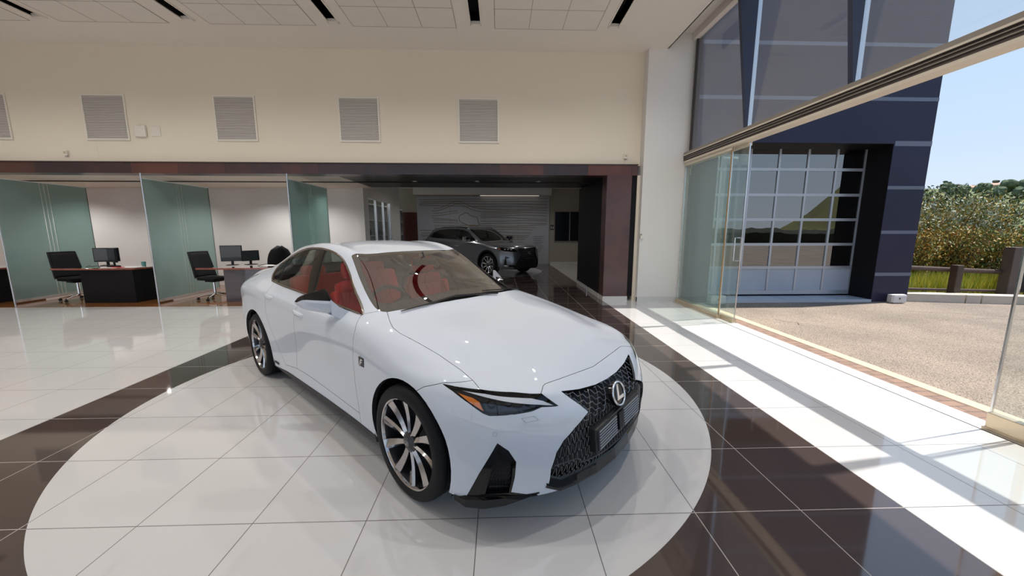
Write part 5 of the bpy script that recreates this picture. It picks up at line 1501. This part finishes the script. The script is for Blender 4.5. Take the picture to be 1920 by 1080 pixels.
# kerb and rail fence
kdir = Vector((1.6, -.36, 0)).normalized(); kang = math.atan2(kdir.y, kdir.x)
for k, (a, b) in enumerate(((8.86, 10.02), (10.03, 10.30), (10.31, 11.5), (11.51, 13.0), (13.01, 15.0))):
    p = Vector((8.9, 7.85, 0)); L_ = (b - a)
    o = MB().rbox(0, L_ - .012, -.0, .30, -.1, .17, .012).build('kerb_stone', MATS['kerb_stone']); o.location = p + kdir * (a - 8.9); o.rotation_euler = (0, 0, kang)
    tag(o, ('long pale kerb block beside the navy wing corner', 'short pale kerb block between two long ones', 'pale kerb block under the timber gate post', 'pale kerb block beyond the timber gate post', 'last pale kerb block, hidden by the glass door')[k], 'kerb', 'kerb blocks under the rail fence')
fe = empty('rail_fence', (10.15, 7.98, 0)); tag(fe, 'brown timber rail fence standing on the pale kerb', 'fence')
m = MB(); m.rbox(-.075, .075, -.075, .075, .12, .78, .02); m.build('post', MATS['rail_timber'], fe)
m = MB(); m.tube([(-1.5, .1, .74), (-.0, .1, .665), (1.40, .1, .60)], .052, 10); m.build('top_rail', MATS['rail_timber'], fe)
m = MB(); m.tube([(-1.5, .16, .24), (0, .16, .20), (1.4, .16, .165)], .03, 8); m.build('bottom_rail', MATS['rail_timber'], fe)
gp = empty('gate_post', (11.45, 8.0, 0)); tag(gp, 'broad brown gate post with a dark screen at the right picture edge', 'gate post')
m = MB(); m.rbox(-.15, .10, -.1, .1, .0, 1.17, .012); m.build('post', MATS['post_timber'], gp)
m = MB(); m.box(.10, .135, -.11, .11, .0, 1.2); m.build('edge_strip', MATS['steel'], gp)
m = MB(); m.box(.14, 1.4, -.03, .03, .16, .98); m.build('screen', MATS['dark_timber'], gp)
# ---------------------------------------------------------------- planting and hill
mat('grass_blade', (.50, .50, .07), .7)
m = MB(); m.box(8.9, 60, 8.15, 60, -.4, .08); S('ground_bank', m, MATS['earth'])
rg = random.Random(11)
m = MB()
for k in range(9000):
    x = rg.uniform(9.15, 14.5); y = rg.uniform(8.35, 9.3) - (x - 8.9) * .05; h = rg.uniform(.25, .62); a = rg.uniform(0, 2 * PI); w = rg.uniform(.008, .018)
    dx, dy = math.cos(a) * w, math.sin(a) * w; lx, ly = rg.uniform(-.12, .12), rg.uniform(-.12, .12)
    n = len(m.v); m.v += [(x - dx, y - dy, .05), (x + dx, y + dy, .05), (x + lx, y + ly, h)]; m.f.append([n, n + 1, n + 2]); m.m.append(rg.choice((0, 0, 1, 2))); m.sm.append(False)
mat('grass_yellow', (.66, .56, .09), .7); mat('grass_deep', (.24, .32, .05), .7)
o = m.build('grass', [MATS['grass_blade'], MATS['grass_yellow'], MATS['grass_deep']]); tag(o, 'yellow green grass strip behind the rail fence', 'grass', kind='stuff')
LC = {'leaf_green': (.10, .155, .035), 'leaf_olive': (.20, .20, .05), 'leaf_silver': (.42, .45, .36), 'leaf_gold': (.42, .27, .04), 'leaf_rust': (.30, .13, .03), 'leaf_dark': (.028, .045, .014), 'stem_brown': (.12, .075, .04)}
for k_, c_ in LC.items(): mat(k_, c_, .6)
def shrub(x, y, h, r, leaves, mats, lab, name='shrub', cat='shrub', grp='shrubs beyond the rail fence', z=.05, lw=.07, stems=14):
    o = empty(name, (x, y, z)); tag(o, lab, cat, grp)
    m = MB(); tips = []
    for k in range(stems):
        a = rg.uniform(0, 2 * PI); q = rg.uniform(.1, 1) * r; hh = h * rg.uniform(.65, 1)
        p0 = Vector((math.cos(a) * r * .12, math.sin(a) * r * .12, 0)); p2 = Vector((math.cos(a) * q, math.sin(a) * q, hh)); p1 = p0.lerp(p2, .5) + Vector((0, 0, hh * .12))
        m.tube([p0, p1, p2], [.022, .014, .006], 5); tips.append((p0, p1, p2))
    m.build('stems', MATS['stem_brown'], o)
    m = MB()
    for k in range(leaves):
        p0, p1, p2 = rg.choice(tips); t = rg.uniform(.12, 1.0)
        c = p0.lerp(p1, t * 2) if t < .5 else p1.lerp(p2, t * 2 - 1)
        c = c + Vector((rg.gauss(0, r * .15), rg.gauss(0, r * .15), rg.gauss(0, h * .03)))
        if c.z < .02: c.z = .02
        d = Vector((rg.gauss(0, .8), rg.gauss(0, .8), rg.gauss(.9, .6))).normalized(); s_ = d.orthogonal().normalized() * lw * rg.uniform(.16, .26); s_.rotate(Quaternion(d, rg.uniform(0, 2 * PI)))
        l = lw * rg.uniform(.7, 1.5)
        n = len(m.v); m.v += [tuple(c), tuple(c + d * l * .5 + s_), tuple(c + d * l), tuple(c + d * l * .5 - s_)]
        m.f.append([n, n + 1, n + 2, n + 3]); m.m.append(min(len(mats) - 1, int(rg.random() ** 1.3 * len(mats)))); m.sm.append(False)
    m.build('foliage', [MATS[q] for q in mats], o)
A = ['leaf_silver', 'leaf_olive', 'leaf_green', 'leaf_gold']; Bm = ['leaf_gold', 'leaf_olive', 'leaf_rust', 'leaf_green']; Cm = ['leaf_dark', 'leaf_green', 'leaf_olive', 'leaf_dark']
shrub(9.95, 10.0, 2.6, .8, 8000, A, 'tall silver green shrub just right of the navy wing corner', lw=.085, stems=22)
shrub(10.75, 10.5, 2.5, .85, 8000, A, 'tall silver green shrub behind the fence post', lw=.085, stems=22)
shrub(11.85, 10.6, 2.2, .85, 7000, A + ['leaf_gold'], 'shorter silver and gold shrub right of the fence post', lw=.085, stems=22)
shrub(13.0, 10.7, 2.5, .9, 7000, A, 'tall silver green shrub behind the gate post', lw=.085, stems=22)
shrub(14.3, 11.2, 2.5, 1.0, 6000, A, 'tall silver green shrub beyond the gate post at the picture edge', lw=.085, stems=20)
shrub(9.75, 9.25, 1.5, .6, 5000, Bm, 'low golden shrub against the fence beside the navy wing', lw=.075, stems=20)
shrub(10.6, 9.45, 1.65, .65, 5000, Bm, 'low golden shrub right behind the fence post', lw=.075, stems=20)
shrub(11.6, 9.3, 1.5, .65, 5000, Bm + ['leaf_olive'], 'low rusty golden shrub between the fence post and the gate post', lw=.075, stems=20)
shrub(12.6, 9.3, 1.6, .7, 5000, ['leaf_olive', 'leaf_gold', 'leaf_green'], 'low olive shrub behind the gate post', lw=.075, stems=20)
shrub(13.8, 9.5, 1.6, .8, 4000, Bm, 'low golden shrub behind the dark screen', lw=.075, stems=18)
shrub(13.9, 13.6, 3.05, 1.3, 7000, Cm, 'dark green bush above the golden shrubs, farther back', lw=.12, stems=24)
shrub(16.8, 14.4, 3.1, 1.6, 7000, Cm, 'dark green bush at the right, behind the tall silver shrubs', lw=.12, stems=24)
shrub(19.8, 15.2, 3.2, 1.7, 6000, Cm, 'dark green bush at the far right beyond the gate post', lw=.12, stems=24)
shrub(11.2, 12.9, 2.9, 1.1, 6000, ['leaf_olive', 'leaf_gold', 'leaf_green'], 'yellow green bush behind the tall silver shrubs', lw=.11, stems=22)
# distant hill
def hill_h(x, y):
    d = (x * .74 + y * .67)
    t = max(0, min(1, (d - 26) / 130)); base = t * t * (3 - 2 * t)
    side = (x * .67 - y * .74)
    return -.4 + base * (11.0 - .055 * side + 1.6 * math.sin(side * .045 + 1.0) + .8 * math.sin(x * .11) * math.cos(y * .09))
mat('hill_green', (.105, .125, .040), .95, noise=.6, nscale=.15)
m = MB(); P = []
for i in range(60):
    row = []
    for j in range(70):
        x = -20 + j * 4.6; y = 15.2 + i * 4.0
        row.append((x, y, hill_h(x, y)))
    P.append(row)
m.grid(P); S('ground_hill', m, MATS['hill_green'])
mat('tree_green', (.085, .115, .060), .9, noise=.5, nscale=1.6); mat('tree_dark', (.050, .075, .045), .9, noise=.5, nscale=1.6); mat('trunk', (.07, .05, .035), .9)  # crown greens lightened to put the haze of distance into the colour
def hill_tree(px, d, h, w, kind, lab):
    f = Vector((px[0], px[1], 0)).normalized(); p = f * d; z = hill_h(p.x, p.y) - .1
    o = empty('hill_tree', (p.x, p.y, z)); tag(o, lab, 'tree', 'trees on the far hill')
    m = MB(); m.tube([(0, 0, 0), (0, 0, h * .6)], [.05 * h, .025 * h], 6); m.build('trunk', MATS['trunk'], o)
    bm = bmesh.new()
    for k in range(9 if kind else 6):
        r = w * rg.uniform(.35, .6); c = Vector((rg.gauss(0, w * .35), rg.gauss(0, w * .35), h * rg.uniform(.45 if kind else .25, .9)))
        q = bmesh.ops.create_icosphere(bm, subdivisions=2, radius=1.0)
        for v in q['verts']: v.co = Vector((v.co.x * r, v.co.y * r, v.co.z * r * (.6 if kind else 1.3))) * (1 + rg.uniform(-.14, .14)) + c
    m = MB(); m.frombm(bm, 0, False); bm.free(); m.build('crown', MATS[('tree_dark', 'tree_green')[k % 2]], o)
def dirpx(x): 
    a = math.radians(0); cx = (x - 960) / 704.41; yaw = .032715
    v = Vector((cx, .988, 0)); v.rotate(Quaternion((0, 0, 1), -yaw)); return v
rows_ = [(1738, 150, 4.2), (1752, 158, 3.2), (1766, 162, 5.0), (1783, 165, 4.6), (1797, 160, 4.4), (1816, 168, 3.2), (1832, 160, 4.8), (1842, 158, 5.4), (1852, 162, 5.0), (1864, 165, 6.0), (1880, 160, 3.6), (1892, 168, 4.0), (1905, 160, 3.6), (1918, 164, 4.4)]
wh = ['at the navy wing edge', 'second from the navy wing', 'third from the navy wing', 'fourth from the navy wing, tall stem', 'left of the villa', 'just over the villa roof', 'just right of the villa', 'dense, right of the villa', 'dense, second right of the villa', 'tallest, right of the villa', 'left of the small house', 'right of the small house', 'near the right picture edge', 'at the right picture edge']
for (px, d, h), w_ in zip(rows_, wh): hill_tree(dirpx(px), d, h * .62, h * (.30 if h > 4.5 else .22), 1, 'distant tree on the far hill ' + w_)
for k, (px, d, h) in enumerate(((1745, 115, 2.2), (1772, 100, 1.9), (1808, 110, 2.0), (1835, 98, 2.0), (1862, 108, 2.6), (1888, 96, 2.2), (1910, 105, 2.6))):
    hill_tree(dirpx(px), d, h * .8, h * .55, 0, 'rounded dark tree on the hillside, ' + ('farthest left', 'second from the left', 'third from the left, under the villa', 'fourth from the left', 'fifth from the left', 'sixth from the left', 'farthest right')[k])
mat('villa_wall', (.52, .40, .30), .9); mat('villa_roof', (.40, .26, .19), .9); mat('villa_window', (.06, .06, .07), .3)
def villa(px, d, w, h, lab):
    f = dirpx(px).normalized(); p = f * d; z = hill_h(p.x, p.y) - .3
    o = empty('villa', (p.x, p.y, z), math.atan2(f.y, f.x) - PI / 2 + .25); tag(o, lab, 'house', 'houses on the far hill')
    m = MB(); m.box(-w / 2, w / 2, -2, 2, 0, h); m.box(w * .1, w * .55, -3, -1.5, 0, h * .8); m.build('wall', MATS['villa_wall'], o)
    m = MB(); m.prism([(-2.4, h), (2.4, h), (0, h + .7)], 0, -w / 2 - .4, w / 2 + .4); m.prism([(-3.4, h * .8), (-1, h * .8), (-2.2, h * .8 + .55)], 0, w * .1 - .3, w * .55 + .3); m.build('roof', MATS['villa_roof'], o, recalc=True)
    for k in range(4):
        m = MB(); x = -w * .4 + k * w * .2; m.box(x, x + w * .08, -2.03, -1.98, h * .3, h * .7); m.build('window', MATS['villa_window'], o)
villa(1800, 158, 6.5, 1.7, 'wide sandy villa with a low tiled roof on the hill crest')
villa(1838, 154, 3.6, 1.6, 'sandy wing with tiled roof just right of the wide villa')
villa(1874, 156, 3.6, 1.4, 'small sandy house on the hill crest near the right picture edge')

# slope across the road in front, seen mirrored in the garage door
mat('slope_olive', (.125, .12, .04), .95, noise=.5, nscale=.3)
m = MB(); P = []
for i in range(7):
    row = []
    for j in range(30):
        x = 14 + j * 3.0; y = -32 - i * 3.0; t = max(0, min(1, (x - 44) / 13)); q = (0, .45, .8, 1, .7, .3, 0)[i]
        row.append((x, y, -.1 + ((0, .8, 1.2, 1.2, .8, .4, 0)[i] + 9.5 * t * t * (3 - 2 * t) * q) + .5 * math.sin(x * .9 + y)))
    P.append(row)
m.grid(P, flip=True); S('ground_slope', m, MATS['slope_olive'])
m = MB(); m.box(30, 110, -100, 40, -.6, -.2); S('ground_far', m, MATS['asphalt'])

mat('added_hedge_green', (.020, .024, .012), .9, noise=.5, nscale=1.5)  # added out of view to darken the reflection low in the garage panes
m = MB(); P = []
for i in range(90):
    x = 18 + i * .6; h = 1.5 + .35 * rg.random()
    P.append([(x, -27.4 + .3 * rg.random(), -.1), (x, -27.0 + .3 * rg.random(), h * .7), (x, -27.7 + .3 * rg.random(), h), (x, -28.6, h * .8), (x, -28.8, -.2)])
m.grid(P, flip=True); o = m.build('added_hedge', MATS['added_hedge_green'], angle=60); tag(o, 'unseen dark greenery added across the forecourt to darken the low garage door panes', 'added_hedge', kind='stuff')
build_sedan()
build_suv()
# ---------------------------------------------------------------- light
def build_light(sun_e, sky_e, expo):
    w = bpy.data.worlds.new('sky'); SC.world = w; w.use_nodes = True
    nt = w.node_tree; N, L = nt.nodes.new, nt.links.new
    bg = nt.nodes['Background']
    tc = N('ShaderNodeTexCoord'); sp = N('ShaderNodeSeparateXYZ'); L(tc.outputs['Generated'], sp.inputs[0])
    r = N('ShaderNodeValToRGB'); e = r.color_ramp.elements
    e[0].position = 0; e[0].color = (.76, .84, .95, 1); e[1].position = .75; e[1].color = (.30, .48, .82, 1)
    k = e.new(.16); k.color = (.60, .76, .95, 1); k = e.new(.40); k.color = (.50, .68, .93, 1)
    L(sp.outputs['Z'], r.inputs[0]); L(r.outputs[0], bg.inputs[0]); bg.inputs[1].default_value = sky_e
    sun = bpy.data.lights.new('sun', 'SUN'); sun.energy = sun_e; sun.angle = .0093; sun.color = (1, .95, .88)
    so = bpy.data.objects.new('sun', sun); COL.objects.link(so)
    so.rotation_euler = Vector((.358, .069, 1)).to_track_quat('Z', 'Y').to_euler()
    v = SC.view_settings; v.view_transform = 'Standard'; v.look = 'None'; v.gamma = 1; v.exposure = expo; v.use_curve_mapping = False
# lamps in the ceiling slots, and added fill lamps that have no fixtures
def spot(x, y, z, e, size=.12, col=(1, .97, .93), ang=2.6):
    l = bpy.data.lights.new('slot_and_fill_lamp', 'SPOT'); l.energy = e; l.spot_size = ang; l.spot_blend = .6; l.shadow_soft_size = size; l.color = col
    o = bpy.data.objects.new('slot_and_fill_lamp', l); COL.objects.link(o); o.location = (x, y, z)
LAMP = 110
for cx, w in slots:
    for y in (2.3, 5.6): spot(cx, y, ZC + .05, LAMP, .032)
for x in (-12.4, -11.2, -8.7, -6.0, -5.0): spot(x, 9.7, 2.66, 70, .08)  # added fill lamps for the office bays, no fixtures
for x, y in ((-2.0, 12.5), (.94, 12.5), (-2.0, 15.2), (1.2, 15.2), (3.2, 14.0)): spot(x, y, 3.33, 27, .08)  # added fill lamps brightening the gallery, no fixtures
build_light(5.6, .82, .36)
spot(-4.9, 11.6, 3.2, 40, .08); spot(-4.9, 13.0, 3.2, 30, .08)  # added fill lamps to lift the dark side office behind its window
SC.cycles.use_denoising = True
SC.cycles.max_bounces = 10; SC.cycles.diffuse_bounces = 5; SC.cycles.glossy_bounces = 5; SC.cycles.transparent_max_bounces = 24; SC.cycles.transmission_bounces = 6
SC.cycles.sample_clamp_indirect = 6
# ---------------------------------------------------------------- camera
cam = bpy.data.cameras.new('camera'); camo = bpy.data.objects.new('camera', cam); COL.objects.link(camo)
cam.sensor_width = 36; cam.sensor_fit = 'HORIZONTAL'; cam.lens = 704.41 / 1920 * 36
camo.location = (0, 0, 1.5485)
camo.rotation_euler = (PI / 2 - .153377, 0, -.032715)
cam.clip_start = .02; cam.clip_end = 2000
SC.camera = camo
